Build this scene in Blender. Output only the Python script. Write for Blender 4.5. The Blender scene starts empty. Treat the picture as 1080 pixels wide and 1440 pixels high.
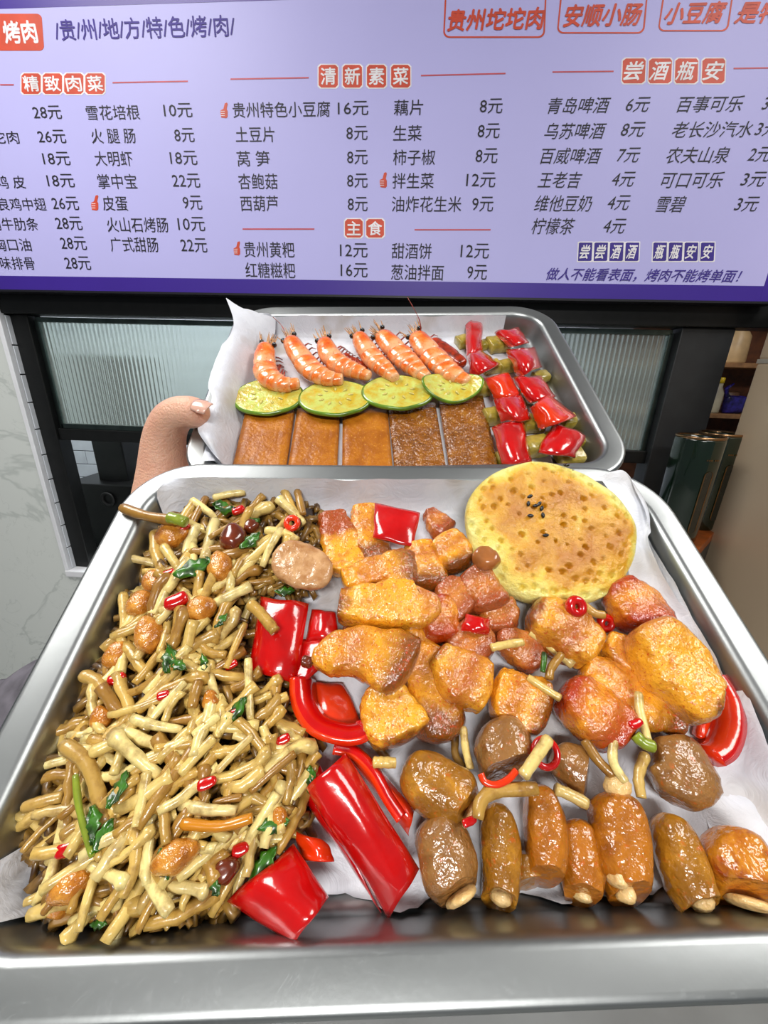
import bpy, bmesh, math, random
from mathutils import Vector, Matrix, noise
C = bpy.context.scene.collection
rnd = random.Random(7)
# ------------------------------------------------------------------ camera, world, lights, exposure
F = 550.0                                            # focal length in pixels of a 1080x1440 frame
CAM = Vector((0, 0, 1.5))
def _cam_axes(p, r, y):
    right = Vector((1, 0, 0)); fwd = Vector((0, math.cos(p), -math.sin(p))); down = Vector((0, -math.sin(p), -math.cos(p)))
    r2 = right*math.cos(r)+down*math.sin(r); d2 = -right*math.sin(r)+down*math.cos(r)
    Rz = Matrix.Rotation(y, 3, 'Z')
    return Rz@r2, Rz@d2, Rz@fwd
AR, AD, AF = _cam_axes(math.radians(19.58), math.radians(-1.608), math.radians(3.75))
cam = bpy.data.cameras.new('camera'); co = bpy.data.objects.new('camera', cam); C.objects.link(co)
cam.sensor_fit = 'VERTICAL'; cam.sensor_height = 36; cam.lens = F/1440*36; cam.clip_start = .01
mw = Matrix.Identity(4)
for i in range(3):
    mw[i][0] = AR[i]; mw[i][1] = -AD[i]; mw[i][2] = -AF[i]; mw[i][3] = CAM[i]
co.matrix_world = mw
bpy.context.scene.camera = co
vs = bpy.context.scene.view_settings
vs.view_transform = 'Standard'; vs.look = 'None'; vs.gamma = 1; vs.use_curve_mapping = False; vs.exposure = -0.12
w = bpy.data.worlds.new('world'); bpy.context.scene.world = w; w.use_nodes = True
w.node_tree.nodes['Background'].inputs[0].default_value = (.86, .93, 1, 1)
w.node_tree.nodes['Background'].inputs[1].default_value = .16
def area(name, loc, size, power, colr=(1, .98, .95), rot=(0, 0, 0)):
    l = bpy.data.lights.new(name, 'AREA'); l.shape = 'RECTANGLE'; l.size, l.size_y = size; l.energy = power; l.color = colr
    o = bpy.data.objects.new(name, l); C.objects.link(o); o.location = loc; o.rotation_euler = rot
    return o
area('ceiling_panel_light', (-1.2, .3, 3.02), (.9, .9), 34)
area('ceiling_panel_light', (1.4, .1, 3.02), (.9, .9), 26)
area('ceiling_panel_light', (.1, -2.35, 3.02), (1.2, .6), 125)
area('kitchen_light', (-1.1, 2.1, 2.85), (2.2, .3), 70, (.95, 1, 1))
# ------------------------------------------------------------------ pixel -> world helpers
def ray(px, py): return AR*((px-540)/F)+AD*((py-720)/F)+AF
def cw(px, py, z): return CAM+ray(px, py)*z
def onY(px, py, Y): r = ray(px, py); return CAM+r*(Y/r.y)
def onZ(px, py, Z): r = ray(px, py); return CAM+r*((Z-CAM.z)/r.z)
def onX(px, py, X): r = ray(px, py); return CAM+r*(X/r.x)
# ------------------------------------------------------------------ materials
def lin(h):
    v = [int(h[i:i+2], 16)/255 for i in (0, 2, 4)]
    return tuple(c/12.92 if c <= .04045 else ((c+.055)/1.055)**2.4 for c in v)+(1,)
class Mat:
    def __init__(s, name, rough=.5, metal=0, coat=0, sss=0, spec=.5, trans=0, emit=None, es=1):
        s.m = bpy.data.materials.new(name); s.m.use_nodes = True; s.t = s.m.node_tree; s.n = s.t.nodes
        s.b = s.n['Principled BSDF']; I = s.b.inputs
        I['Roughness'].default_value = rough; I['Metallic'].default_value = metal; I['Coat Weight'].default_value = coat
        I['Coat Roughness'].default_value = .08; I['Subsurface Weight'].default_value = sss; I['Subsurface Scale'].default_value = .004
        I['Specular IOR Level'].default_value = spec; I['Transmission Weight'].default_value = trans
        I['Subsurface Radius'].default_value = (1, .5, .25)
        if emit: I['Emission Color'].default_value = lin(emit); I['Emission Strength'].default_value = es
        s.co = s.n.new('ShaderNodeTexCoord')
    def base(s, c): s.b.inputs['Base Color'].default_value = lin(c); return s
    def link(s, a, b): s.t.links.new(a, b)
    def noise(s, scale, detail=3, rough=.5, dist=0, coord='Object', stretch=None):
        n = s.n.new('ShaderNodeTexNoise'); n.inputs['Scale'].default_value = scale; n.inputs['Detail'].default_value = detail
        n.inputs['Roughness'].default_value = rough; n.inputs['Distortion'].default_value = dist
        src = s.co.outputs[coord]
        if stretch:
            mp = s.n.new('ShaderNodeMapping'); mp.inputs['Scale'].default_value = stretch; s.link(src, mp.inputs[0]); src = mp.outputs[0]
        s.link(src, n.inputs['Vector']); return n.outputs[0]
    def voro(s, scale, feature='F1'):
        n = s.n.new('ShaderNodeTexVoronoi'); n.inputs['Scale'].default_value = scale; n.feature = feature
        s.link(s.co.outputs['Object'], n.inputs['Vector']); return n.outputs['Distance']
    def attr(s, name):
        n = s.n.new('ShaderNodeAttribute'); n.attribute_name = name; return n.outputs['Fac']
    def rand(s): return s.n.new('ShaderNodeObjectInfo').outputs['Random']
    def math(s, op, a, b=None, clamp=False):
        n = s.n.new('ShaderNodeMath'); n.operation = op; n.use_clamp = clamp
        for i, v in enumerate((a, b)):
            if v is None: continue
            if isinstance(v, (int, float)): n.inputs[i].default_value = v
            else: s.link(v, n.inputs[i])
        return n.outputs[0]
    def ramp(s, fac, stops, interp='LINEAR'):
        n = s.n.new('ShaderNodeValToRGB'); n.color_ramp.interpolation = interp; e = n.color_ramp.elements
        while len(e) < len(stops): e.new(.5)
        for i, (p, c) in enumerate(stops):
            e[i].position = p; e[i].color = lin(c) if isinstance(c, str) else (c, c, c, 1)
        s.link(fac, n.inputs[0]); return n.outputs[0]
    def mix(s, fac, a, b, mode='MIX'):
        n = s.n.new('ShaderNodeMix'); n.data_type = 'RGBA'; n.blend_type = mode
        for k, v in ((0, fac), (6, a), (7, b)):
            if isinstance(v, (int, float)): n.inputs[k].default_value = v
            elif isinstance(v, str): n.inputs[k].default_value = lin(v)
            else: s.link(v, n.inputs[k])
        return n.outputs[2]
    def col(s, o): s.link(o, s.b.inputs['Base Color']); return s
    def rough(s, o): s.link(o, s.b.inputs['Roughness']); return s
    def bump(s, h, strength=.3, dist=.001):
        n = s.n.new('ShaderNodeBump'); n.inputs['Strength'].default_value = strength; n.inputs['Distance'].default_value = dist
        s.link(h, n.inputs['Height']); s.link(n.outputs[0], s.b.inputs['Normal']); s.link(n.outputs[0], s.b.inputs['Coat Normal']); return s
def simple(name, c, rough=.5, metal=0, coat=0, spec=.5, var=0.06, scale=20, bump=0, **k):
    m = Mat(name, rough, metal, coat, spec=spec, **k)
    n = m.noise(scale, 4)
    m.col(m.mix(m.ramp(n, [(.3, 0.), (.7, 1.)]), c, ''.join('%02x' % max(0, min(255, int(int(c[i:i+2], 16)*(1-var*2)))) for i in (0, 2, 4))))
    if bump: m.bump(n, bump, .002)
    return m.m
# ------------------------------------------------------------------ object helpers
def tag(o, label=None, cat=None, group=None, kind=None):
    if label: o['label'] = label
    if cat: o['category'] = cat
    if group: o['group'] = group
    if kind: o['kind'] = kind
    return o
def mesh(name, verts, faces, mat, smooth=True, attrs=None, midx=None):
    m = bpy.data.meshes.new(name); m.from_pydata([tuple(v) for v in verts], [], faces)
    for x in (mat if isinstance(mat, (list, tuple)) else [mat]): m.materials.append(x)
    if midx: m.polygons.foreach_set('material_index', midx)
    if smooth: m.polygons.foreach_set('use_smooth', [True]*len(m.polygons))
    if attrs:
        for k, vals in attrs.items():
            a = m.attributes.new(k, 'FLOAT', 'POINT'); a.data.foreach_set('value', vals)
    bm = bmesh.new(); bm.from_mesh(m); bmesh.ops.recalc_face_normals(bm, faces=bm.faces); bm.to_mesh(m); bm.free()
    m.update(); return m
def obj(name, me, parent=None, mtx=None):
    o = bpy.data.objects.new(name, me); C.objects.link(o)
    if parent: o.parent = parent
    if mtx is not None: o.matrix_local = mtx
    return o
def empty(name, mtx): 
    o = bpy.data.objects.new(name, None); C.objects.link(o); o.empty_display_size = .02; o.matrix_world = mtx; return o
class MB:
    """collects shapes into one mesh"""
    def __init__(s): s.v = []; s.f = []
    def add(s, v, f): k = len(s.v); s.v += [Vector(x) for x in v]; s.f += [tuple(i+k for i in q) for q in f]; return s
    def box(s, a, b, bev=0):
        a = Vector(a); b = Vector(b); lo = Vector(map(min, a, b)); hi = Vector(map(max, a, b))
        bm = bmesh.new(); bmesh.ops.create_cube(bm, size=1)
        for v in bm.verts: v.co = Vector(((lo[i]+hi[i])/2+v.co[i]*(hi[i]-lo[i]) for i in range(3)))
        if bev: bmesh.ops.bevel(bm, geom=bm.edges[:], offset=bev, segments=2, affect='EDGES', profile=.5)
        bm.verts.index_update(); s.add([v.co for v in bm.verts], [[v.index for v in f.verts] for f in bm.faces]); bm.free(); return s
    def lathe(s, prof, c=(0, 0, 0), n=24, axis=None, cap=True):
        c = Vector(c); R = Vector((0, 0, 1)).rotation_difference(Vector(axis)).to_matrix() if axis else Matrix.Identity(3)
        v = []; f = []
        for r, z in prof:
            for k in range(n): a = 2*math.pi*k/n; v.append(c+R@Vector((r*math.cos(a), r*math.sin(a), z)))
        for i in range(len(prof)-1):
            for k in range(n): f.append((i*n+k, i*n+(k+1) % n, (i+1)*n+(k+1) % n, (i+1)*n+k))
        if cap: f.append(tuple(range(n))); f.append(tuple(range((len(prof)-1)*n, len(prof)*n)))
        s.add(v, f); return s
    def tube(s, pts, rad, n=8):
        pts = [Vector(p) for p in pts]; rad = rad if isinstance(rad, (list, tuple)) else [rad]*len(pts)
        v = []; f = []; up = Vector((.13, .21, 1)).normalized()
        for i, p in enumerate(pts):
            t = (pts[min(i+1, len(pts)-1)]-pts[max(i-1, 0)]).normalized()
            a = t.cross(up); a = a.normalized() if a.length > 1e-4 else Vector((1, 0, 0)); b = a.cross(t)
            for k in range(n): q = 2*math.pi*k/n; v.append(p+(a*math.cos(q)+b*math.sin(q))*rad[i])
        for i in range(len(pts)-1):
            for k in range(n): f.append((i*n+k, i*n+(k+1) % n, (i+1)*n+(k+1) % n, (i+1)*n+k))
        f.append(tuple(range(n))); f.append(tuple(range((len(pts)-1)*n, len(pts)*n)))
        s.add(v, f); return s
    def build(s, name, mat, parent=None, smooth=False, origin=None, mtx=None):
        o_ = Vector(origin) if origin is not None else Vector((0, 0, 0))
        me = mesh(name, [v-o_ for v in s.v], s.f, mat, smooth)
        o = obj(name, me, parent)
        if origin is not None and parent is None: o.location = o_
        if mtx is not None: o.matrix_local = mtx
        return o
def catmull(pts, n):
    """pts: list of equal-length tuples -> n samples, even in parameter"""
    out = []
    for k in range(n):
        x = k/(n-1)*(len(pts)-1); i = min(int(x), len(pts)-2); t = x-i
        p0, p1, p2, p3 = pts[max(i-1, 0)], pts[i], pts[i+1], pts[min(i+2, len(pts)-1)]
        out.append([.5*(2*b+(-a+c)*t+(2*a-5*b+4*c-d)*t*t+(-a+3*b-3*c+d)*t**3) for a, b, c, d in zip(p0, p1, p2, p3)])
    return out
# ------------------------------------------------------------------ metal, paper, food materials
def metal_mat():
    m = Mat('brushed_aluminium', .3, 1)
    n = m.noise(9, 5, .6, .4); f = m.noise(260, 2, .6); sc = m.noise(55, 4, .7, 2.2)
    m.col(m.mix(m.ramp(n, [(.3, 0.), (.75, 1.)]), 'acb0b0', '96999a'))
    a = m.math('ADD', m.math('MULTIPLY', n, .16), m.math('MULTIPLY', m.ramp(sc, [(.492, 0.), (.5, 1.), (.508, 0.)]), .05))
    m.rough(m.math('ADD', a, .3)); m.bump(m.math('ADD', f, m.math('MULTIPLY', n, 3)), .07, .0004)
    return m.m
def paper_mat():
    m = Mat('baking_paper', .45, spec=.4); n = m.noise(30, 5, .6, 1.5); st = m.noise(24, 3, .5)
    m.col(m.mix(m.ramp(st, [(.54, 0.), (.7, .6)]), m.mix(n, 'e6e8ee', 'c9ccd6'), 'a89a86')); m.bump(m.noise(70, 4, .6, 2.5), .5, .0015)
    m.b.inputs['Transmission Weight'].default_value = 0
    return m.m
def pork_mat(name, meat, fat, char, bands, seed):
    m = Mat(name, .27, coat=1)
    s = m.math('ADD', m.attr('s'), m.math('MULTIPLY', m.math('SUBTRACT', m.noise(90+seed*7, 3, .6), .5), .35))
    stops = []
    for p, k in bands: stops.append((p, {'m': meat, 'f': fat, 'c': char, 'k': '7a4410'}[k]))
    base = m.ramp(s, stops)
    mott = m.mix(m.ramp(m.noise(200, 4, .65), [(.46, 0.), (.7, .6)]), base, char)
    spk = m.ramp(m.noise(900, 2, .6), [(.6, 0.), (.68, .8)])
    m.col(m.mix(spk, mott, 'c23c08'))
    m.bump(m.math('ADD', m.noise(170, 3, .6), m.math('MULTIPLY', m.noise(480, 3, .6), .55)), .85, .0014)
    return m.m
MP = {
 'a': pork_mat('pork_belly_lean_to_fat', 'a24c1a', 'efa824', 'a83c06', [(.1, 'm'), (.38, 'm'), (.52, 'f'), (.9, 'f')], 1),
 'b': pork_mat('pork_belly_golden', 'c87c24', 'eea222', 'a84c06', [(.1, 'f'), (.4, 'm'), (.6, 'f'), (.85, 'k')], 2),
 'c': pork_mat('pork_belly_lean', 'a05026', 'cc7e30', '7c2c08', [(.1, 'm'), (.5, 'f'), (.8, 'm')], 3),
 'd': pork_mat('pork_belly_spiced', 'bc5e16', 'e6951e', 'a83406', [(.15, 'c'), (.4, 'f'), (.7, 'm'), (.9, 'c')], 4),
 'f': pork_mat('pork_belly_fat', 'c47a2a', 'efa826', 'b45808', [(.04, 'm'), (.2, 'f'), (.85, 'f'), (.97, 'k')], 6),
 'e': pork_mat('pork_belly_skin_end', 'b4641e', 'e8a22a', '983a08', [(.04, 'k'), (.18, 'f'), (.6, 'm'), (.9, 'f')], 5),
}
def offal_mat(name, c1, c2, c3, seed):
    m = Mat(name, .3, coat=.9, sss=.05)
    a = m.ramp(m.noise(75+seed*9, 3, .6, .5), [(.35, c1), (.52, c2), (.68, c3)])
    m.col(m.mix(m.ramp(m.noise(420, 2, .6), [(.6, 0.), (.72, .6)]), a, 'c4560f'))
    m.bump(m.math('ADD', m.noise(150, 3, .6), m.math('MULTIPLY', m.noise(500, 2), .5)), .8, .0013)
    return m.m
MO = [offal_mat('braised_casing', '8a580e', 'a26c1a', 'c88a20', 0), offal_mat('braised_casing_tan', '86592a', '956834', '74491c', 1),
      offal_mat('braised_casing_amber', 'a05c0c', 'b46c10', '8a4a0a', 2), offal_mat('braised_casing_burnt', 'b4640e', 'ca801a', '8c2a06', 3)]
def pale_mat():
    m = Mat('pale_filling', .35, coat=.4, sss=.15); m.col(m.mix(m.noise(260, 3), 'f0d29a', 'd9a95c')); m.bump(m.noise(380, 3), .7, .0015); return m.m
PALE = pale_mat()
def pepper_mat(name, c1, c2):
    m = Mat(name, .2, coat=.9, sss=.06); n = m.noise(60, 3, .5)
    m.col(m.mix(m.ramp(n, [(.35, 0.), (.75, 1.)]), c1, c2)); m.bump(m.math('ADD', m.math('MULTIPLY', m.noise(60, 2), 3), m.math('MULTIPLY', m.noise(300, 2), .5)), .22, .001)
    m.b.inputs['Coat Roughness'].default_value = .05
    return m.m
RED = pepper_mat('red_pepper_skin', 'c80808', 'a80406'); ORG = pepper_mat('orange_red_pepper_skin', 'e23a08', 'd81a08')
INN = pepper_mat('red_pepper_flesh', 'e03c12', 'c4200c')
def stem_mat():
    m = Mat('mushroom_stem_glazed', .32, coat=.45)
    r = m.rand()
    base = m.ramp(r, [(0, 'eedb92'), (.3, 'dec272'), (.55, 'c8a04c'), (.8, '946828'), (.9, 'c4a052'), (1, 'e8d694')])
    n = m.ramp(m.noise(150, 4, .65), [(.48, 0.), (.68, .65)])
    m.col(m.mix(n, base, '784a12')); m.bump(m.noise(400, 3), .4, .0006); return m.m
STEM = stem_mat()
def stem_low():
    m = Mat('mushroom_stem_sauce_and_shade', .35, coat=.3)
    m.col(m.mix(m.ramp(m.noise(120, 3, .6), [(.35, 0.), (.65, 1.)]), 'a47c36', '402608')); return m.m  # sauce brown, deepened to paint the shade between stems
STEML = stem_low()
def cap_mat():
    m = Mat('glazed_mushroom_cap', .25, coat=.9)
    m.col(m.ramp(m.noise(130, 4, .65), [(.3, 'dc9a3c'), (.5, 'b8701e'), (.7, '7c3c0c')])); m.bump(m.noise(170, 4, .6), 1, .0016); return m.m
CAP = cap_mat(); CAPD = simple('dark_glazed_mushroom_cap', '7a2e10', .25, coat=.9, scale=100, var=.2)
HERB = simple('dark_wilted_herb', '3f8012', .35, coat=.5, scale=200, var=.4); HERBL = simple('light_green_stalk', '8fa02c', .3, coat=.5, scale=200, var=.1)
SAUCE_SHADE = simple('oily_sauce_gap_shade', '3a1e0a', .2, coat=.7, scale=60, var=.2)  # sauce colour pushed darker to stand for shade in the pile's gaps
METAL = metal_mat(); PAPER = paper_mat()
# ------------------------------------------------------------------ trays
class Tray:
    def __init__(s, vp, tilt, hp, depth):
        d = Vector(((vp[0]-540)/F, (vp[1]-720)/F, 1)).normalized()
        u = Vector((1, tilt, 0)); u.z = -(u.x*d.x+u.y*d.y)/d.z; u.normalize(); n = u.cross(d)      # camera frame X right, Y down, Z forward
        if n.y > 0: n = -n
        tw = lambda q: AR*q.x+AD*q.y+AF*q.z
        s.u, s.v, s.n = tw(u), tw(d), tw(n); s.hp = hp; s.depth = depth
        s.o = CAM-s.n*hp
        s.M = Matrix.Identity(4)
        for i in range(3): s.M[i][0] = s.u[i]; s.M[i][1] = s.v[i]; s.M[i][2] = s.n[i]; s.M[i][3] = s.o[i]
        s.Mi = s.M.inverted()
    def loc(s, px, py, h=0.0):
        """point in tray coordinates (z = 0 on the rim plane) under a pixel, h metres above the tray's floor"""
        w = h-s.depth; r = ray(px, py); t = (w-s.hp)/(r.dot(s.n)); return s.Mi@(CAM+r*t)
    def px(s, p): 
        q = s.M@Vector(p)-CAM; z = q.dot(AF); return 540+F*q.dot(AR)/z, 720+F*q.dot(AD)/z
    def scale(s, px, py, h=0.0):                      # metres per pixel there
        r = ray(px, py); return (h-s.depth-s.hp)/(r.dot(s.n))/F
    def at(s, c): return s.M@Matrix.Translation(c)
T1 = Tray((524, 55), .005, .165, .022)
T2 = Tray((508, -22), -.02, .19, .022)
def rloop(x0, x1, y0, y1, r, z, n=10):
    out = []
    for cx, cy, a0 in ((x1-r, y1-r, 0), (x0+r, y1-r, 90), (x0+r, y0+r, 180), (x1-r, y0+r, 270)):
        for k in range(n+1): a = math.radians(a0+90*k/n); out.append(Vector((cx+r*math.cos(a), cy+r*math.sin(a), z)))
    return out
def make_tray(T, rect, label, R=.036, fl=.0127):
    x0, x1, y0, y1 = rect; d = T.depth
    prof = [(-.0002, -.006), (-.0012, -.0055), (-.0014, -.003), (-.0008, -.0008), (.0006, 0), (.002, -.0002), (fl-.0025, -.0004), (fl-.0008, -.0009), (fl+.0006, -.0026),
            (fl+.0014, -.005), (fl+.0038, -d+.005), (fl+.0048, -d+.0022), (fl+.0075, -d+.0004), (fl+.012, -d)]
    v = []; f = []; n = 44
    for i, (a, z) in enumerate(prof): v += rloop(x0+a, x1-a, y0+a, y1-a, max(R-a, .008), z)
    for i in range(len(prof)-1):
        for k in range(n): f.append((i*n+k, i*n+(k+1) % n, (i+1)*n+(k+1) % n, (i+1)*n+k))
    f.append(tuple(range((len(prof)-1)*n, len(prof)*n)))
    # underside, 0.9 mm thick
    k0 = len(v); inner = [(a+.0, z-.0009) for a, z in prof[5:]]
    for a, z in inner: v += rloop(x0+a, x1-a, y0+a, y1-a, max(R-a, .008), z)
    for i in range(len(inner)-1):
        for k in range(n): f.append((k0+i*n+k, k0+i*n+(k+1) % n, k0+(i+1)*n+(k+1) % n, k0+(i+1)*n+k))
    f.append(tuple(range(k0+(len(inner)-1)*n, k0+len(inner)*n)))
    for k in range(n): f.append((k, (k+1) % n, k0+(k+1) % n, k0+k))
    c = Vector(((x0+x1)/2, (y0+y1)/2, -d))
    me = mesh('serving_tray', [p-c for p in v], f, METAL); o = obj('serving_tray', me); o.matrix_world = T.at(c)
    return tag(o, label, 'tray', 'metal serving trays')
pl = T1.loc(200, 655, T1.depth); pr = T1.loc(906, 655, T1.depth); pf = T1.loc(540, 1427, T1.depth)
R1 = (pl.x, pr.x, pf.y, (pl.y+pr.y)/2)
make_tray(T1, R1, 'nearer brushed metal tray holding the mushrooms, peppers and grilled pork')
a = T2.loc(274, 600, T2.depth); b = T2.loc(865, 600, T2.depth); c1 = T2.loc(560, 431, T2.depth); c2 = T2.loc(560, 673, T2.depth)
R2 = (a.x, b.x, c2.y, c1.y)
make_tray(T2, R2, 'farther brushed metal tray with shrimp and slabs, gripped by the hand')
# paper liners: a sheet that lies on the floor and climbs the walls
def liner(T, rect, name, label, hfun, pts_px=None, nu=90, nv=70, bounds=None, edge=None):
    x0, x1, y0, y1 = bounds; v = []; f = []
    for j in range(nv+1):
        for i in range(nu+1):
            a, b = i/nu, j/nv
            x = x0+(x1-x0)*a; y = y0+(y1-y0)*b
            if edge: x, y = edge(x, y, a, b)
            v.append(Vector((x, y, hfun(x, y))))
    for j in range(nv):
        for i in range(nu): k = j*(nu+1)+i; f.append((k, k+1, k+nu+2, k+nu+1))
    c = Vector(((x0+x1)/2, (y0+y1)/2, -T.depth))
    me = mesh(name, [p-c for p in v], f, PAPER); o = obj(name, me); o.matrix_world = T.at(c)
    return tag(o, label, 'paper', 'white paper liners')
def wall_h(T, rect, fl=.0127, lift=.0005):
    x0, x1, y0, y1 = rect; d = T.depth
    def g(x, y):
        m = min(x-x0-fl, x1-fl-x, y-y0-fl, y1-fl-y)          # distance inside the inner lip
        dx = max(x0+.036-x, x-(x1-.036), 0); dy = max(y0+.036-y, y-(y1-.036), 0)
        if dx > 0 and dy > 0: m = min(m, .036-fl-math.hypot(dx, dy))
        t = max(0, min(1, (m-.0012)/.0058))
        return -d+lift+(1-t)**1.6*(d+.0004)*(1 if m > -.05 else 0)
    return g
g1 = wall_h(T1, R1)
def h1(x, y):
    n = noise.noise(Vector((x*38, y*38, 3)))*.0016+noise.noise(Vector((x*110, y*110, 5)))*.0006
    e = max(0, (x-(R1[1]-.05))/.05)
    return g1(x, y)+max(0, n+.0012)*(1+2.0*e)
def e1(x, y, a, b):
    # torn front edge, folded right side, corner at the left that comes up the wall
    fr = (1-b)**3
    y += fr*(noise.noise(Vector((a*14, 0, 1)))*.004+noise.noise(Vector((a*50, 0, 4)))*.0012)
    if a < .25: y += fr*.0*(1-a/.25)
    x += (1-a)**4*noise.noise(Vector((0, b*9, 2)))*.006
    return x, y
bx0 = R1[0]+.0185; bx1 = R1[1]-.0160; by0 = R1[2]+.0195; by1 = R1[3]-.0138
liner(T1, R1, 'paper_liner', 'greasy white paper lining the nearer tray under the pork and intestines', h1, bounds=(bx0, bx1, by0, by1), edge=e1)
# paper corner standing up behind the flatbread and folds along the right wall
def flap(T, name, rows, label, group='white paper liners'):
    """rows: list of rows of (px, py, height) points -> smooth crumpled sheet"""
    nr, nc = len(rows), len(rows[0]); P = [[T.loc(x, y, h) for x, y, h in r] for r in rows]
    A = [catmull([tuple(p) for p in r], (nc-1)*6+1) for r in P]
    cols = list(zip(*A)); B = [catmull(c_, (nr-1)*6+1) for c_ in cols]
    w, hgt = len(B), len(B[0]); v = [Vector(B[i][j]) for i in range(w) for j in range(hgt)]
    v = [p+Vector((0, 0, 1))*(noise.noise(p*130)*.0012+abs(noise.noise(p*60))*.0012) for p in v]
    f = [(i*hgt+j, (i+1)*hgt+j, (i+1)*hgt+j+1, i*hgt+j+1) for i in range(w-1) for j in range(hgt-1)]
    c = sum(v, Vector())/len(v); me = mesh(name, [p-c for p in v], f, PAPER)
    o = obj(name, me); o.matrix_world = T.at(c); return tag(o, label, 'paper', group)
flap(T1, 'paper_flap', [[(842, 672, .029), (872, 662, .032), (885, 672, .031)], [(862, 700, .027), (905, 705, .026), (914, 740, .024)], [(880, 760, .02), (905, 770, .018), (912, 760, .021)],
     [(885, 820, .012), (925, 830, .012), (938, 822, .016)], [(890, 880, .004), (960, 890, .006), (985, 885, .012)]], 'paper corner standing up beside the round flatbread')
flap(T1, 'paper_flap', [[(985, 985, .008), (1020, 975, .012), (1050, 970, .018)], [(1000, 1060, .004), (1045, 1055, .009), (1085, 1060, .017)], [(990, 1130, .002), (1050, 1130, .0035), (1110, 1140, .012)],
     [(1000, 1180, .001), (1070, 1190, .002), (1140, 1200, .006)]], 'oil-soaked paper fold beside the pepper ring at the right wall')
# rear tray's liner
g2 = wall_h(T2, R2)
def h2(x, y): return g2(x, y)+max(0, noise.noise(Vector((x*40, y*40, 9)))*.0015+.001)
q0 = T2.loc(724, 520, 0); q1 = T2.loc(330, 520, 0)
liner(T2, R2, 'paper_liner', 'white paper lining the farther tray under the shrimp', h2, bounds=(R2[0]+.0135, q0.x, R2[2]+.017, R2[3]-.0145))
flap(T2, 'paper_flap', [[(318, 420, .036), (342, 433, .031), (388, 447, .020)], [(329, 458, .030), (343, 463, .026), (385, 472, .008)], [(309, 492, .030), (330, 500, .0255), (366, 512, .003)],
     [(293, 539, .029), (314, 546, .0255), (352, 552, .002)], [(298, 562, .027), (310, 568, .0255), (345, 572, .002)], [(278, 598, .027), (300, 601, .0255), (338, 606, .002)], [(290, 625, .024), (302, 628, .0245), (332, 634, .002)],
     [(314, 654, .018), (318, 657, .012), (330, 660, .002)]], 'crumpled white paper standing over the left rim, pinched by the thumb')
# ------------------------------------------------------------------ food builders
def blob(T, pts, h, th, mat, box=2.6, ends=('round', 'round'), amp=.0012, fr=120, seed=0, nr=22, nc=22, ridges=0, lift=None, er=.8, slant=0, low=0):
    """pts: (px, py, half width in px); h: height of the centre line above the floor; th: half thickness (m).  Returns (verts, faces, attrs, centre)"""
    P = []
    for i, p in enumerate(pts):
        hh = h if lift is None else lift[min(i, len(lift)-1)]
        q = T.loc(p[0], p[1], hh); P.append((q.x, q.y, q.z, p[2]*T.scale(p[0], p[1], hh), (p[3] if len(p) > 3 else 1)*th))
    S = catmull(P, 40); L = [0]
    for a, b in zip(S, S[1:]): L.append(L[-1]+math.dist(a[:3], b[:3]))
    tot = L[-1]
    def samp(d):
        d = max(0, min(tot, d))
        for i in range(len(L)-1):
            if L[i+1] >= d: t = (d-L[i])/(L[i+1]-L[i]+1e-9); return [x*(1-t)+y*t for x, y in zip(S[i], S[i+1])]
        return S[-1]
    rows = []                                        # (distance, scale)
    e = er*max(P[0][3], th); e = min(e, tot*.45); e2 = min(er*max(P[-1][3], th), tot*.45)
    for k in range(nr):
        x = k/(nr-1); d = tot*(x-.12*math.sin(2*math.pi*x)); f = 1
        if ends[0] == 'round' and d < e: f = math.sqrt(max(0, 1-(1-d/e)**2.2))
        elif ends[0] != 'round' and k == 0: f = .93
        if ends[1] == 'round' and tot-d < e2: f = min(f, math.sqrt(max(0, 1-(1-(tot-d)/e2)**2.2)))
        elif ends[1] != 'round' and k == nr-1: f *= .95
        rows.append((d, max(f, .05)))
    if ends[1] == 'hollow': rows += [(tot-.0004, .80), (tot-.004, .66), (tot-.008, .45)]
    if ends[0] == 'hollow': rows = [(.008, .45), (.004, .66), (.0004, .80)]+rows
    v = []; s = []; N = Vector((0, 0, 1))
    for d, f in rows:
        a = samp(d); t0 = Vector(samp(d-.001)[:3]); t1 = Vector(samp(d+.001)[:3]); t = (t1-t0).normalized()
        side = t.cross(N).normalized(); up = side.cross(t); c = Vector(a[:3])
        for k in range(nc):
            q = 2*math.pi*k/nc; cx, sx = math.cos(q), math.sin(q); ex = 2/box
            p = side*(math.copysign(abs(cx)**ex, cx)*a[3]*f)+up*(math.copysign(abs(sx)**ex, sx)*a[4]*f)
            if slant: p = p-t*(slant*(p.dot(up)+a[4])*max(0, (d/tot-.45)/.55)**2)
            w_ = c+p; r_ = p.normalized() if p.length > 1e-6 else up
            nz = noise.noise(w_*fr+Vector((seed*3.7, 0, 0)))*amp+noise.noise(w_*fr*3+Vector((0, seed, 0)))*amp*.45+noise.noise(w_*fr*7)*amp*.2
            if low: nz += noise.noise(w_*45+Vector((seed, 0, 3)))*low
            if ridges: nz += math.sin(q*ridges+seed+d*60)*amp*.35
            v.append(w_+r_*nz*min(1, f*1.5)); s.append(d/tot)
    fc = []; m = len(rows)
    for i in range(m-1):
        for k in range(nc): fc.append((i*nc+k, i*nc+(k+1) % nc, (i+1)*nc+(k+1) % nc, (i+1)*nc+k))
    for base in (0, (m-1)*nc):
        c = sum((v[base+k] for k in range(nc)), Vector())/nc; v.append(c); s.append(s[base]); j = len(v)-1
        for k in range(nc): fc.append((base+k, base+(k+1) % nc, j))
    cen = sum(v, Vector())/len(v); cen.z = min(p.z for p in v)
    return [p-cen for p in v], fc, {'s': s}, cen
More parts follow.
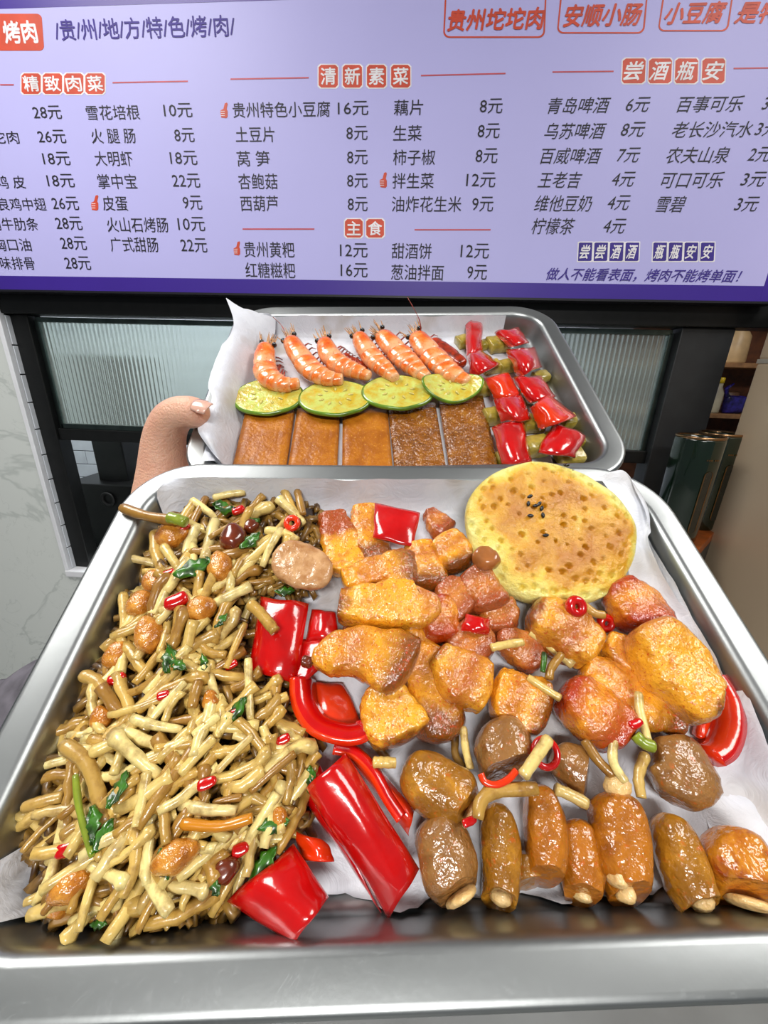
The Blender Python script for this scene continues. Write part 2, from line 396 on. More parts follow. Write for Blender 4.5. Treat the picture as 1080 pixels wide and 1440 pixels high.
def food(name, T, pts, h, th, mat, label, cat, group, **k):
    v, f, at, c = blob(T, pts, h, th, mat, **k); o = obj(name, mesh(name, v, f, mat, attrs=at)); o.matrix_world = T.at(c)
    return tag(o, label, cat, group)
def part_blob(name, parent, c, T, pts, h, th, mat, **k):
    v, f, at, c2 = blob(T, pts, h, th, mat, **k); o = obj(name, mesh(name, [p+c2-c for p in v], f, mat, attrs=at), parent); return o
mm = .001
PG = 'grilled pork belly pieces'
def pork(m, pts, h, th, label, **k): 
    pts = [(p[0], p[1], p[2]*1.08)+tuple(p[3:]) for p in pts]
    k.setdefault('seed', len(bpy.data.objects) % 97); k.setdefault('amp', .0017); k.setdefault('box', 3.2); k.setdefault('er', .38); k.setdefault('low', .0030); k.setdefault('nr', 46); k.setdefault('nc', 40); return food('pork_piece', T1, pts, h*mm, th*mm, MP[m], label, 'pork', PG, **k)
pork('a', [(466, 722, 18), (474, 750, 24), (484, 785, 26), (488, 808, 22)], 9, 6, 'pork strip, lean above and yellow fat below, right of the mushroom pile top', box=3.4)
pork('b', [(512, 712, 16), (518, 740, 20), (528, 770, 21), (532, 792, 18)], 9, 5, 'narrow pork strip just left of the small red pepper square at the back', box=3.2)
pork('b', [(590, 765, 18), (598, 795, 24), (604, 830, 26)], 10, 7, 'curled orange pork piece below the red pepper square at the back')
pork('b', [(480, 818, 15), (520, 808, 18), (560, 802, 24), (588, 803, 32)], 14, 6, 'flat pork slice lying directly above the thick boxy slice', box=4)
pork('f', [(599, 838, 20), (590, 848, 30), (555, 851, 29), (515, 853, 27), (478, 850, 22)], 20, 7, 'thick boxy golden pork slice in the middle of the upper tray', box=4.5, ends=('cut', 'cut'))
pork('b', [(570, 885, 26), (592, 930, 30), (610, 980, 36), (620, 1020, 32), (625, 1045, 18)], 9, 7, 'long pork strip with a pinkish tip, right of the stubby golden one')
pork('b', [(438, 930, 12), (465, 925, 26), (505, 920, 32), (548, 928, 42), (580, 945, 30)], 20, 7, 'arched golden pork piece with a charred tip touching the red pepper')
pork('f', [(530, 962, 22), (542, 988, 36), (555, 1020, 42), (566, 1048, 32)], 13, 8, 'stubby golden pork piece standing under the arched one')
pork('c', [(602, 718, 8), (612, 732, 15), (630, 750, 20)], 12, 5, 'dark pointed pork tip at the back beside the flatbread')
pork('b', [(618, 757, 20), (634, 775, 27), (652, 800, 22)], 15, 7, 'golden pork piece left of the garlic clove')
pork('c', [(655, 805, 22), (680, 832, 26), (695, 860, 24)], 14, 7, 'pinkish lean pork piece under the garlic clove')
pork('c', [(688, 845, 22), (700, 872, 24), (706, 892, 16)], 10, 6, 'small lean pork knob below the flatbread edge')
pork('c', [(618, 820, 14), (638, 840, 26), (664, 862, 22)], 12, 6, 'lean pork cube above the small red pepper shred')
pork('d', [(602, 848, 16), (616, 870, 28), (624, 902, 20)], 14, 7, 'orange fatty pork nugget right of the thick boxy slice')
pork('c', [(640, 882, 20), (662, 903, 32), (688, 928, 22)], 10, 7, 'lean pork cube carrying the small red pepper shred')
pork('e', [(612, 918, 16), (640, 942, 34), (675, 962, 36), (692, 970, 30)], 15, 7, 'yellow fatty pork block with dark skin end in the centre of the tray', box=3.4)
pork('b', [(690, 968, 30), (735, 988, 40), (772, 1010, 36)], 12, 8, 'brown crusted pork block above the tan intestine with the pepper arc')
pork('c', [(698, 888, 12), (725, 905, 25), (765, 930, 25)], 10, 6, 'lean pork strip under the two thin mushroom stems')
pork('e', [(742, 860, 18), (770, 875, 32), (810, 896, 34), (842, 918, 24)], 16, 8, 'glossy pork slice with grey skin end carrying the chili ring')
pork('b', [(848, 900, 16), (880, 922, 27), (912, 948, 22)], 11, 6, 'ragged orange pork piece left of the biggest fat piece')
pork('d', [(862, 818, 18), (884, 842, 34), (905, 868, 36), (915, 890, 24)], 16, 8, 'rounded red-orange pork piece against the flatbread at the right')
pork('f', [(900, 880, 26), (930, 915, 44), (960, 952, 47), (985, 985, 34), (1002, 998, 18)], 20, 10, 'biggest piece, plump yellow fat, beside the right tray wall')
pork('b', [(815, 940, 18), (850, 956, 32), (900, 986, 30), (960, 1015, 20)], 11, 6, 'long flat pork piece running under the biggest fat piece')
pork('d', [(792, 962, 20), (822, 988, 34), (858, 1020, 36), (882, 1042, 22)], 15, 8, 'orange crusted pork piece ending in a dark skin near the herb stalk')
pork('c', [(480, 893, 14), (520, 897, 20), (560, 905, 22)], 8, 5, 'thin pork sliver showing between the boxy slice and the arched piece')
# charred tip
food('charred_bit', T1, [(424, 928, 4), (431, 930, 6), (440, 933, 6)], 20*mm, 2*mm, CAPD, 'small charred bit on the tip of the arched pork piece', 'char', None)
IG = 'braised intestine pieces'
def intest(m, pts, h, th, label, ends=('round', 'cut'), fill=None, **k):
    k.setdefault('seed', len(bpy.data.objects) % 89)
    (x1_, y1_), (x2_, y2_) = pts[-2][:2], pts[-1][:2]; dl = math.hypot(x2_-x1_, y2_-y1_)
    if fill or ends[1] == 'hollow': pts = list(pts[:-1])+[(x2_+(x2_-x1_)/dl*15, y2_+(y2_-y1_)/dl*15, pts[-1][2])]
    v, f, at, c = blob(T1, pts, h*mm, th*mm, MO[m], box=2.3, ends=ends, amp=.0009, ridges=5, fr=90, slant=.45, er=.5, low=.0018, **k)
    if fill in ('end', 'small'):
        (xa, ya, wa), (xb, yb, wb) = pts[-2][:3], pts[-1][:3]; q = .78 if fill == 'end' else .55; t0 = .45 if fill == 'end' else .3; t1 = .86 if fill == 'end' else .8
        fill = [([(xa+(xb-xa)*t0, ya+(yb-ya)*t0, wb*q), (xa+(xb-xa)*(t0+t1)/2, ya+(yb-ya)*(t0+t1)/2, wb*q), (xa+(xb-xa)*t1, ya+(yb-ya)*t1, wb*q)], h-(0 if fill == 'end' else 1.5), th*q)]
    if fill:
        root = empty('intestine_piece', T1.at(c)); obj('casing', mesh('casing', v, f, MO[m], attrs=at), root)
        for fp in fill: tag(part_blob('filling', root, c, T1, fp[0], fp[1]*mm, fp[2]*mm, PALE, box=2, amp=.0012, fr=300, nr=12, nc=12), 'pale creamy filling')
    else: root = obj('intestine_piece', mesh('intestine_piece', v, f, MO[m], attrs=at)); root.matrix_world = T1.at(c)
    return tag(root, label, 'intestine', IG)
intest(0, [(566, 1078, 22), (600, 1098, 36), (640, 1122, 38), (662, 1144, 26)], 13, 9, 'amber intestine piece pointing its pale end at the hooked mushroom stem', fill='end')
intest(1, [(688, 1014, 22), (702, 1040, 38), (712, 1075, 39), (722, 1105, 36)], 14, 9, 'plump tan intestine piece with a red pepper arc across it')
intest(1, [(604, 1148, 26), (620, 1185, 38), (636, 1228, 42), (650, 1262, 30)], 11, 9, 'tan intestine piece at the left end of the front row, pale stuffed end', fill='end')
intest(0, [(695, 1128, 14), (703, 1180, 29), (706, 1230, 31), (703, 1272, 26)], 10, 8, 'front row intestine tube with an open end and white bit inside', ends=('round', 'hollow'), fill='small')
intest(2, [(758, 1103, 16), (763, 1150, 31), (767, 1200, 29), (767, 1252, 23)], 12, 8, 'smooth amber intestine tube, third in the front row')
intest(0, [(738, 1195, 14), (742, 1230, 20), (748, 1256, 18)], 6, 5, 'intestine scrap tucked between the second and third front tubes')
intest(2, [(808, 1150, 21), (814, 1180, 26), (817, 1230, 28), (818, 1264, 24)], 9, 7, 'short amber intestine tube, fourth in the front row, pale spot at its end', fill='small')
intest(2, [(860, 1112, 22), (868, 1150, 37), (876, 1210, 38), (890, 1270, 24)], 12, 9, 'reddish intestine tube with white beans of filling down its left side', fill=[([(862, 1222, 8), (868, 1238, 11), (870, 1250, 10)], 15, 5), ([(870, 1240, 9), (880, 1258, 13), (886, 1272, 8)], 13, 5), ([(852, 1112, 14), (870, 1108, 20), (885, 1116, 12)], 15, 5)])
intest(0, [(930, 1142, 20), (945, 1178, 31), (966, 1230, 35), (992, 1284, 28)], 11, 8, 'long intestine tube flaring open at its end, fifth in the front row', ends=('round', 'hollow'), fill='small')
intest(3, [(1012, 1160, 26), (1030, 1195, 44), (1044, 1238, 48), (1052, 1272, 32)], 13, 10, 'scorched orange intestine chunk at the right end of the front row', fill='end')
intest(1, [(776, 1058, 20), (805, 1078, 30), (838, 1096, 26)], 9, 7, 'brown intestine piece behind the front row, right of the chili ring')
food('braised_mushroom', T1, [(920, 1038, 16), (944, 1066, 42), (964, 1108, 42), (976, 1142, 20)], 13*mm, 8*mm, MO[1], 'large glossy brown braised mushroom below the pepper ring', 'mushroom', None, box=2.6, amp=.0016, seed=3)
# ------------------------------------------------------------------ pepper sheets
def sheet(name, T, quad, h, bulge, label, cat='pepper', group=None, mats=(RED, INN), th=.0022, axis=0, nu=14, nv=14, parent=None, c=None, wav=.0006, seed=0, pinch=0, mid=None):
    """quad: px TL, TR, BR, BL; arched by `bulge` across axis 0 (u) or 1 (v)"""
    hs = h if isinstance(h, (list, tuple)) else [h]*4
    top = []; bot = []
    for j in range(nv+1):
        for i in range(nu+1):
            a, b = i/nu, j/nv
            def bl(q): return q[0]*(1-a)*(1-b)+q[1]*a*(1-b)+q[2]*a*b+q[3]*(1-a)*b
            x = bl([p[0] for p in quad]); y = bl([p[1] for p in quad]); hh = bl(hs)*mm
            # wavy outline
            ed = 1-min(1, min(a, b, 1-a, 1-b)*8)
            x += noise.noise(Vector((a*2, b*2, seed)))*3.5; y += noise.noise(Vector((a*2, b*2, seed+9)))*3.5
            s = (2*a-1) if axis == 0 else (2*b-1); s2 = (2*b-1) if axis == 0 else (2*a-1)
            z = hh+bulge*mm*(1-s*s)-abs(bulge)*mm*.25*s2*s2+noise.noise(Vector((a*2.3, b*2.3, seed+3)))*wav*2
            t_ = T.loc(x, y, z); k = 1-.15*ed
            top.append(t_-Vector((0, 0, ed*ed*.0006)))
            sd = Vector((0, 0, -1))
            bot.append(t_+sd*th*(1-.35*ed)+Vector((0, 0, 0)))
    n = (nu+1)*(nv+1); v = top+bot; f = []; mi = []
    for j in range(nv):
        for i in range(nu):
            k = j*(nu+1)+i; f.append((k, k+1, k+nu+2, k+nu+1)); mi.append(0); f.append((n+k, n+k+nu+1, n+k+nu+2, n+k+1)); mi.append(1)
    for i in range(nu):
        for k in (i, nv*(nu+1)+i): f.append((k, k+1, n+k+1, n+k)); mi.append(1)
    for j in range(nv):
        for k in (j*(nu+1), j*(nu+1)+nu): f.append((k, k+nu+1, n+k+nu+1, n+k)); mi.append(1)
    if c is None: c = sum(v, Vector())/len(v); c.z = min(p.z for p in v)
    me = mesh(name, [p-c for p in v], f, list(mats), midx=mi)
    o = obj(name, me, parent)
    if not parent: o.matrix_world = T.at(c); tag(o, label, cat, group)
    return o
RG = 'red pepper pieces in the nearer tray'
sheet('pepper_piece', T1, [(430, 960), (482, 960), (520, 1040), (440, 1040)], 5, 3, 'red pepper scrap deep under the pepper ring', group=RG, mats=(INN, INN), seed=3)
sheet('pepper_piece', T1, [(438, 856), (472, 860), (476, 895), (428, 905)], 14, 3, 'small folded red pepper piece right of the upper red square', group=RG, seed=5)
sheet('pepper_piece', T1, [(420, 898), (478, 900), (450, 940), (408, 975)], 13, 2, 'bright red pepper strip under the small folded piece', group=RG, seed=6)
sheet('pepper_piece', T1, [(366, 838), (434, 848), (415, 962), (350, 940)], [19, 19, 14, 15], 4, 'large red pepper square with a mushroom stem lying on it', group=RG, seed=1, axis=0)
sheet('pepper_piece', T1, [(452, 1018), (512, 1056), (584, 1136), (575, 1176)], 9, 4, 'dark red pepper half seen from inside, behind the largest pepper', group=RG, mats=(INN, INN), seed=8)
sheet('pepper_piece', T1, [(430, 1108), (486, 1058), (590, 1222), (546, 1294)], [22, 22, 12, 8], 6, 'largest red pepper strip, glossy, pointing down to the front rim', group=RG, seed=2, axis=0, nu=20, nv=24)
sheet('pepper_piece', T1, [(424, 1118), (450, 1075), (540, 1290), (505, 1238)], [10, 12, 4, 4], 3, 'darker side wall of red pepper left of the largest strip', group=RG, seed=22, axis=0)
sheet('pepper_piece', T1, [(410, 1165), (462, 1188), (470, 1212), (425, 1212)], 10, 3, 'orange-red pepper scrap above the front pepper square', group=RG, mats=(ORG, INN), seed=4)
sheet('pepper_piece', T1, [(412, 1186), (462, 1262), (412, 1330), (318, 1268)], [14, 16, 18, 12], 6, 'square red pepper folded over at the front rim of the tray', group=RG, mats=(RED, ORG), th=.003, seed=7, axis=1, nu=18, nv=18)
sheet('pepper_piece', T1, [(527, 706), (591, 720), (581, 768), (524, 754)], 17, 2, 'small red pepper square lying on the pork at the back', group=RG, seed=9)
sheet('pepper_piece', T1, [(655, 862), (690, 870), (688, 892), (648, 886)], 19, 3, 'small red pepper shred on a lean pork cube', group=RG, seed=12)
# pepper rings: curved bands
def band(name, T, pts, h, hgt, th, label, mats=(RED, INN), cat='pepper', group=RG, parent=None, c=None, lean=0):
    P = [Vector(q) for q in catmull([tuple(T.loc(x, y, h*mm)) for x, y in pts], 28)]; v = []; f = []; mi = []
    for i, p in enumerate(P):
        t = (P[min(i+1, len(P)-1)]-P[max(i-1, 0)]).normalized(); s = t.cross(Vector((0, 0, 1))).normalized(); up = Vector((0, 0, 1))+s*lean
        for a, b in ((-1, -1), (-1.25, 0), (-.9, .9), (0, 1.08), (.9, .9), (1.1, 0), (1, -1)): v.append(p+s*a*th*mm/2+up*b*hgt*mm/2)
    for i in range(len(P)-1):
        for k in range(7): f.append((i*7+k, i*7+(k+1) % 7, (i+1)*7+(k+1) % 7, (i+1)*7+k)); mi.append(0 if k < 3 else 1)
    f += [tuple(range(7)), tuple(range(len(v)-7, len(v)))]; mi += [1, 1]
    if c is None: c = sum(v, Vector())/len(v); c.z = min(p.z for p in v)
    o = obj(name, mesh(name, [p-c for p in v], f, list(mats), midx=mi), parent)
    if not parent: o.matrix_world = T.at(c); tag(o, label, cat, group)
    return o
band('pepper_ring', T1, [(425, 955), (428, 990), (448, 1020), (485, 1032), (510, 1028), (514, 1015)], 12, 9, 6, 'curved red pepper ring segment opening upward, above the largest strip', mats=(RED, ORG), lean=.5)
band('pepper_ring', T1, [(470, 1052), (500, 1060), (525, 1085), (545, 1120), (565, 1150)], 12, 5, 4, 'thin cut rim of the dark red pepper half', mats=(RED, ORG), lean=.3)
band('pepper_ring', T1, [(1000, 955), (1018, 985), (1022, 1020), (1012, 1050), (996, 1062)], 10, 10, 7, 'red pepper curl against the right tray wall', mats=(RED, ORG), lean=-.3)
sheet('pepper_piece', T1, [(985, 985), (1010, 990), (1015, 1050), (975, 1030)], 6, 2, 'inside face of red pepper by the right tray wall', group=RG, mats=(ORG, INN), seed=14)
band('pepper_ring', T1, [(676, 1088), (682, 1100), (698, 1104), (715, 1096), (726, 1084)], 25, 2.5, 2, 'thin orange-red pepper arc lying across the plump tan intestine', mats=(ORG, ORG))
def ring(T, x, y, r, h, label, tilt=0, rr=.28, mats=RED):
    c = T.loc(x, y, h*mm); R = r*T.scale(x, y, h*mm); v = []; f = []; n, m = 22, 8
    for i in range(n):
        a = 2*math.pi*i/n
        for k in range(m):
            b = 2*math.pi*k/m; q = R*(1-rr)+R*rr*math.cos(b); v.append(Matrix.Rotation(tilt, 3, 'X')@Vector((q*math.cos(a), q*math.sin(a)*1.05, R*rr*1.3*math.sin(b)))+Vector((0, 0, R*.3)))
    for i in range(n):
        for k in range(m): f.append((i*m+k, ((i+1) % n)*m+k, ((i+1) % n)*m+(k+1) % m, i*m+(k+1) % m))
    o = obj('chili_ring', mesh('chili_ring', v, f, mats)); o.matrix_world = T.at(c); return tag(o, label, 'chili', 'sliced chili rings')
ring(T1, 765, 1060, 21, 20, 'large dark red chili ring with a mushroom stem through it', .3, .22)
r_ = ring(T1, 808, 855, 15, 25, 'small red chili ring on the glossy pork slice', .5, .42)
ring(T1, 411, 738, 12, 22, 'orange-red chili ring at the back of the mushroom pile', .3, .35, ORG)
ring(T1, 850, 878, 13, 9, 'red chili ring half hidden below the flatbread', .6, .4)
# ------------------------------------------------------------------ garlic, big pale slice
def simple_food(n_, T, pts, h, th, mat, label, cat, group=None, **k): return food(n_, T, pts, h*mm, th*mm, mat, label, cat, group, **k)
GAR = simple('glazed_garlic', 'b87038', .25, coat=.7, scale=90, var=.15)
SLI = Mat('pale_sausage_slice', .3, coat=.6); SLI.col(SLI.mix(SLI.ramp(SLI.noise(160, 4, .6), [(.35, 0.), (.65, 1.)]), 'cfa273', 'a87444')); SLI.bump(SLI.noise(240, 3), .8, .0012)
simple_food('garlic_clove', T1, [(664, 782, 7), (680, 784, 17), (698, 790, 12), (704, 792, 4)], 24, 5, GAR, 'brown glazed garlic clove resting at the left edge of the flatbread', 'garlic')
simple_food('pale_slice', T1, [(386, 776, 14), (405, 784, 30), (432, 800, 34), (460, 822, 18)], 24, 3.2, SLI.m, 'oval beige slice lying on the mushrooms above the red pepper square', 'slice', er=.9)
# ------------------------------------------------------------------ mushroom stems
def stem_mesh(L, r, bend, seed, cap=0, n=7, seg=8):
    R = random.Random(seed); v = []; f = []
    prev = None
    for i in range(seg+1):
        t = i/seg; x = (t-.5)*L; y = bend*L*(1-(2*t-1)**2)+R.uniform(-.03, .03)*r*8*(0 < i < seg); z = R.uniform(-.02, .02)*r*6
        rr = r*(.85+.25*t)*(1+R.uniform(-.07, .07))
        if i == 0: rr *= .9
        if cap and i > seg-3: rr = r*(1.1, 1.5, 1.0)[i-seg+2]
        for k in range(n): a = 2*math.pi*k/n; v.append(Vector((x, y+rr*math.cos(a), z+rr*math.sin(a))))
    for i in range(seg):
        for k in range(n): f.append((i*n+k, i*n+(k+1) % n, (i+1)*n+(k+1) % n, (i+1)*n+k))
    f += [tuple(range(n)), tuple(range(seg*n, seg*n+n))]
    return v, f
POLY = [(232, 730), (262, 712), (300, 700), (360, 700), (430, 690), (452, 725), (450, 790), (430, 840), (360, 845), (352, 930), (400, 965), (440, 1040), (440, 1110), (420, 1170), (360, 1205), (325, 1270),
        (240, 1300), (110, 1312), (72, 1280), (66, 1215), (42, 1180), (48, 1130), (85, 1040), (112, 960), (158, 900), (176, 850), (190, 800), (222, 750)]
def inside(x, y):
    c = False
    for i in range(len(POLY)):
        (x1, y1), (x2, y2) = POLY[i], POLY[i-1]
        if (y1 > y) != (y2 > y) and x < (x2-x1)*(y-y1)/(y2-y1)+x1: c = not c
    return c
def edist(x, y):
    b = 1e9
    for i in range(len(POLY)):
        x1, y1 = POLY[i]; x2, y2 = POLY[i-1]; dx, dy = x2-x1, y2-y1; t = max(0, min(1, ((x-x1)*dx+(y-y1)*dy)/(dx*dx+dy*dy)))
        b = min(b, math.hypot(x-x1-t*dx, y-y1-t*dy))
    return b
def mound(x, y):
    d = edist(x, y) if inside(x, y) else 0
    return .006+.019*(1-math.exp(-d/38.))+.002*noise.noise(Vector((x*.02, y*.02, 1)))
# saucy bed of chopped stems, gap shade darkened into its brown: uncountable
def rot_to(d, roll): 
    q = Vector((1, 0, 0)).rotation_difference(d); return q.to_matrix().to_4x4()@Matrix.Rotation(roll, 4, 'X')
bed = MB(); k = 0
while k < 1500:
    x, y = rnd.uniform(40, 460), rnd.uniform(690, 1315)
    if not inside(x, y) or rnd.random() > (y/1320)**-1*.75: continue
    k += 1; hgt = mound(x, y)*rnd.uniform(.35, .86); p = T1.loc(x, y, hgt); a = rnd.uniform(0, 6.28)
    M = Matrix.Translation(p)@rot_to(Vector((math.cos(a), math.sin(a), rnd.uniform(-.3, .3))), 0)@Matrix.Scale(1+max(0, 1300-y)/600*.4, 4)
    v, f = stem_mesh(rnd.uniform(.008, .015), rnd.uniform(.0012, .0018), rnd.uniform(-.15, .15), k, n=5, seg=3); bed.add([M@q for q in v], f)
cb = T1.loc(250, 1050, 0)
o = obj('chopped_mushroom_bed', mesh('chopped_mushroom_bed', [p-cb for p in bed.v], bed.f, STEML)); o.matrix_world = T1.at(cb)
tag(o, 'chopped mushroom bits, sauce brown with gap shade in the colour, filling the bottom of the pile', 'mushrooms', kind='stuff')
v = []; f = []; N_ = 48
for j in range(N_+1):
    for i in range(N_+1):
        x, y = 30+440*i/N_, 690+630*j/N_; v.append(T1.loc(x, y, max(.0008, mound(x, y)*.55 if inside(x, y) else .0008))); 
for j in range(N_):
    for i in range(N_):
        x, y = 30+440*(i+.5)/N_, 690+630*(j+.5)/N_
        if inside(x, y) and edist(x, y) > 10: k = j*(N_+1)+i; f.append((k, k+1, k+N_+2, k+N_+1))
o = obj('sauce', mesh('sauce', [p-cb for p in v], f, SAUCE_SHADE)); o.matrix_world = T1.at(cb); tag(o, 'oily sauce under the mushroom pile, darkened to stand for shade in the gaps', 'sauce', kind='stuff')
# 200 loose stems lying on the pile, one object each
protos = []
for k in range(14):
    v, f = stem_mesh(rnd.uniform(.011, .021), rnd.uniform(.0013, .0019), rnd.choice((-1, 1))*rnd.uniform(0, .16), 100+k, cap=(k % 5 == 0)); protos.append(mesh('slender_mushroom', v, f, STEM))
SL = 'small glazed pale mushroom stem heaped crosswise with the others in the nearer tray'; SG = 'glazed mushroom stems in the pile'
placed = []; k = 0; tries = 0
while k < 232 and tries < 9000:
    tries += 1
    x, y = rnd.uniform(45, 455), rnd.uniform(695, 1310)
    if not inside(x, y) or edist(x, y) < 9: continue
    if any((x-a)**2+(y-b)**2 < (10+y*.006)**2 for a, b in placed): continue
    placed.append((x, y)); k += 1
    hh = mound(x, y)*rnd.uniform(.93, 1.05); p = T1.loc(x, y, hh)
    a = rnd.gauss(.9, .75) if rnd.random() < .6 else rnd.uniform(0, math.pi)
    d = Vector((math.cos(a), math.sin(a), rnd.uniform(-.28, .28)))
    o = obj('slender_mushroom', protos[k % 14]); o.matrix_world = T1.M@Matrix.Translation(p)@rot_to(d, rnd.uniform(0, 6.28))@Matrix.Diagonal((rnd.uniform(.85, 1.15)*(1.08+max(0, 1300-y)/600*.38),)*3+(1,))
    tag(o, SL, 'mushroom stem', SG)
# prominent stems, placed one by one
def stem(pts, r, h, label=SL, group=SG, mat=STEM, seed=0, lifts=None, cap=0, cat='mushroom stem', name='slender_mushroom', n=9):
    P = []
    for i, (x, y) in enumerate(pts):
        hh = h if lifts is None else lifts[i]; q = T1.loc(x, y, hh*mm); P.append(tuple(q)+(r*(.84+max(0, 1250-y)/600*.25)*T1.scale(x, y, hh*mm),))
    if len(P) == 2: P = [P[0], tuple((a+b)/2+(.0006 if i == 2 else 0) for i, (a, b) in enumerate(zip(*P))), P[1]]
    S = catmull(P, 12); R = random.Random(seed+len(bpy.data.objects))
    rad = [s[3]*(1+R.uniform(-.08, .08)) for s in S]; rad[0] *= .85; rad[-1] *= .9
    if cap: rad[-4:] = [rad[5]*q for q in (1.1, 1.45, 1.5, .7)]
    c = Vector(S[6][:3]); c.z -= rad[6]
    mb = MB().tube([Vector(s[:3])-c for s in S], rad, n)
    o = obj(name, mesh(name, mb.v, mb.f, mat)); o.matrix_world = T1.at(c); return tag(o, label, cat, group)
TOP = [([(219, 749), (220, 777), (232, 807)], 8), ([(230, 768), (251, 799)], 6), ([(173, 835), (176, 871), (173, 902)], 7), ([(237, 818), (223, 849), (215, 865)], 8),
 ([(279, 835), (312, 821), (345, 799), (370, 768)], 6), ([(373, 746), (398, 749), (418, 760)], 6), ([(398, 685), (408, 708), (418, 729)], 6), ([(418, 690), (426, 724)], 5),
 ([(354, 807), (357, 838)], 6), ([(310, 838), (323, 865), (301, 890)], 6), ([(279, 902), (295, 918), (318, 921)], 6), ([(345, 877), (318, 940)], 5), ([(116, 949), (141, 962), (160, 1000)], 9),
 ([(260, 959), (210, 1015)], 6), ([(194, 1006), (172, 1037), (128, 1059)], 9), ([(279, 959), (270, 996)], 8), ([(308, 1006), (273, 1034)], 7), ([(301, 1037), (254, 1088)], 8),
 ([(355, 1034), (305, 1085)], 6), ([(349, 927), (352, 1012)], 6), ([(405, 978), (380, 993), (380, 1022)], 7), ([(358, 1034), (418, 1053)], 6), ([(207, 1085), (200, 1125), (191, 1163)], 8),
 ([(292, 1116), (270, 1176)], 7), ([(377, 1116), (392, 1145), (396, 1173)], 8), ([(100, 1050), (128, 1088), (144, 1157)], 9), ([(229, 1063), (185, 1088)], 7), ([(415, 1059), (352, 1113)], 6),
 ([(89, 1046), (122, 1073), (139, 1120), (147, 1162)], 11), ([(34, 1135), (89, 1120)], 9), ([(31, 1198), (60, 1165), (89, 1140)], 6), ([(94, 1137), (83, 1187), (67, 1245)], 8),
 ([(205, 1087), (192, 1157), (189, 1218), (172, 1262)], 9), ([(197, 1204), (215, 1245), (239, 1284)], 11), ([(178, 1273), (222, 1271)], 13), ([(236, 1245), (265, 1248), (294, 1254)], 9),
 ([(144, 1270), (120, 1290), (89, 1326)], 10), ([(222, 1275), (238, 1305)], 6), ([(270, 862), (300, 850)], 6), ([(250, 742), (275, 705)], 6), ([(268, 742), (290, 700)], 5), ([(300, 700), (345, 692)], 5),
 ([(140, 1130), (130, 1200)], 6), ([(255, 1180), (290, 1190)], 6), ([(330, 1180), (400, 1178)], 8), ([(60, 1285), (100, 1240)], 6), ([(300, 1130), (340, 1120)], 6)]
LAND = [(243, 752, 'the leaf-topped brown cap'), (328, 757, 'the dark red-brown cap'), (199, 850, 'the round golden cap at the tray wall'), (282, 857, 'the round golden cap in the upper pile'), (209, 893, 'the tall oval cap'),
 (166, 922, 'the yellow-spotted cap'), (309, 797, 'the brown cap under dark leaves'), (246, 1206, 'the leaf-cupped golden cap'), (316, 1224, 'the dark cap near the front square'), (103, 1245, 'the lumpy front corner cap'),
 (236, 925, 'the bright green leaf'), (332, 998, 'the mid-pile dark leaf'), (128, 1160, 'the frilly lower left leaf'), (425, 796, 'the oval beige slice'), (391, 895, 'the large red pepper square'), (291, 1102, 'the red chili stub'),
 (335, 1160, 'the orange-yellow chili strip'), (411, 738, 'the orange-red chili ring'), (436, 1095, 'the leaf beside the largest pepper')]
USED = set()
def toplabel(p, r):
    x = sum(q[0] for q in p)/len(p); y = sum(q[1] for q in p)/len(p); L_ = math.dist(p[0], p[-1]); bent = len(p) > 2 and abs((p[1][0]-p[0][0])*(p[-1][1]-p[0][1])-(p[1][1]-p[0][1])*(p[-1][0]-p[0][0]))/L_ > 6
    an = math.degrees(math.atan2(-(p[-1][1]-p[0][1]), p[-1][0]-p[0][0])) % 180
    dr = 'level' if an < 20 or an > 160 else 'upright' if 70 < an < 110 else 'right-leaning' if an <= 70 else 'left-leaning'
    for lx, ly, nm_ in sorted(LAND, key=lambda q: math.dist(q[:2], (x, y))):
        dx, dy = x-lx, y-ly; w_ = 'right of' if dx > abs(dy) else 'left of' if -dx > abs(dy) else 'below' if dy > 0 else 'above'
        t = '%s%s %s mushroom stem %s %s' % ('long ' if L_ > 62 else 'short ' if L_ < 36 else '', 'bent' if bent else 'straight', dr, w_, nm_)
        if t not in USED: USED.add(t); return t
for i, (p, r) in enumerate(TOP):
    xm, ym = p[len(p)//2]; hb = max(mound(xm, ym)/mm, 12)+1.6
    stem(p, r, hb, toplabel(p, r), seed=i, cap=(i in (35, 36)))
stem([(172, 714), (200, 724), (225, 729), (250, 732)], 7, 24, 'pale mushroom stem jutting out over the left rim of the nearer tray', None)
stem([(351, 849), (366, 862), (387, 888)], 8, 26, 'pale mushroom stem lying on the large red pepper square', None)
stem([(672, 1152), (676, 1128), (695, 1113), (755, 1109)], 10, 24, 'hooked pale mushroom stem between two intestine pieces', None)
stem([(735, 1092), (750, 1070), (772, 1038)], 9, 27, 'straight pale mushroom stem poking through the large chili ring', None)
stem([(780, 1109), (800, 1117), (826, 1131)], 9, 18, 'pale mushroom stem lying left of the reddish stuffed tube', None)
stem([(651, 1022), (655, 1055), (662, 1082)], 6, 12, 'thin grey mushroom stem left of the plump tan intestine', None)
stem([(641, 1030), (640, 1060), (652, 1080)], 6, 8, 'brown mushroom stem in shadow left of the plump tan intestine', None, mat=STEML)  # shadow is put in by the darkened stem colour
stem([(822, 1040), (840, 1068), (862, 1090)], 8, 17, 'straight mushroom stem right of the orange crusted pork', None)
stem([(864, 1034), (862, 1070), (880, 1100)], 7, 20, 'bent yellow mushroom stem crossing the straight one', None)
stem([(908, 1060), (898, 1090), (902, 1122)], 8, 16, 'mushroom stem between the braised mushroom and the bent stem', None)
stem([(898, 974), (900, 1000), (911, 1040)], 6, 20, 'upright browned mushroom stem above the green stalk', None)
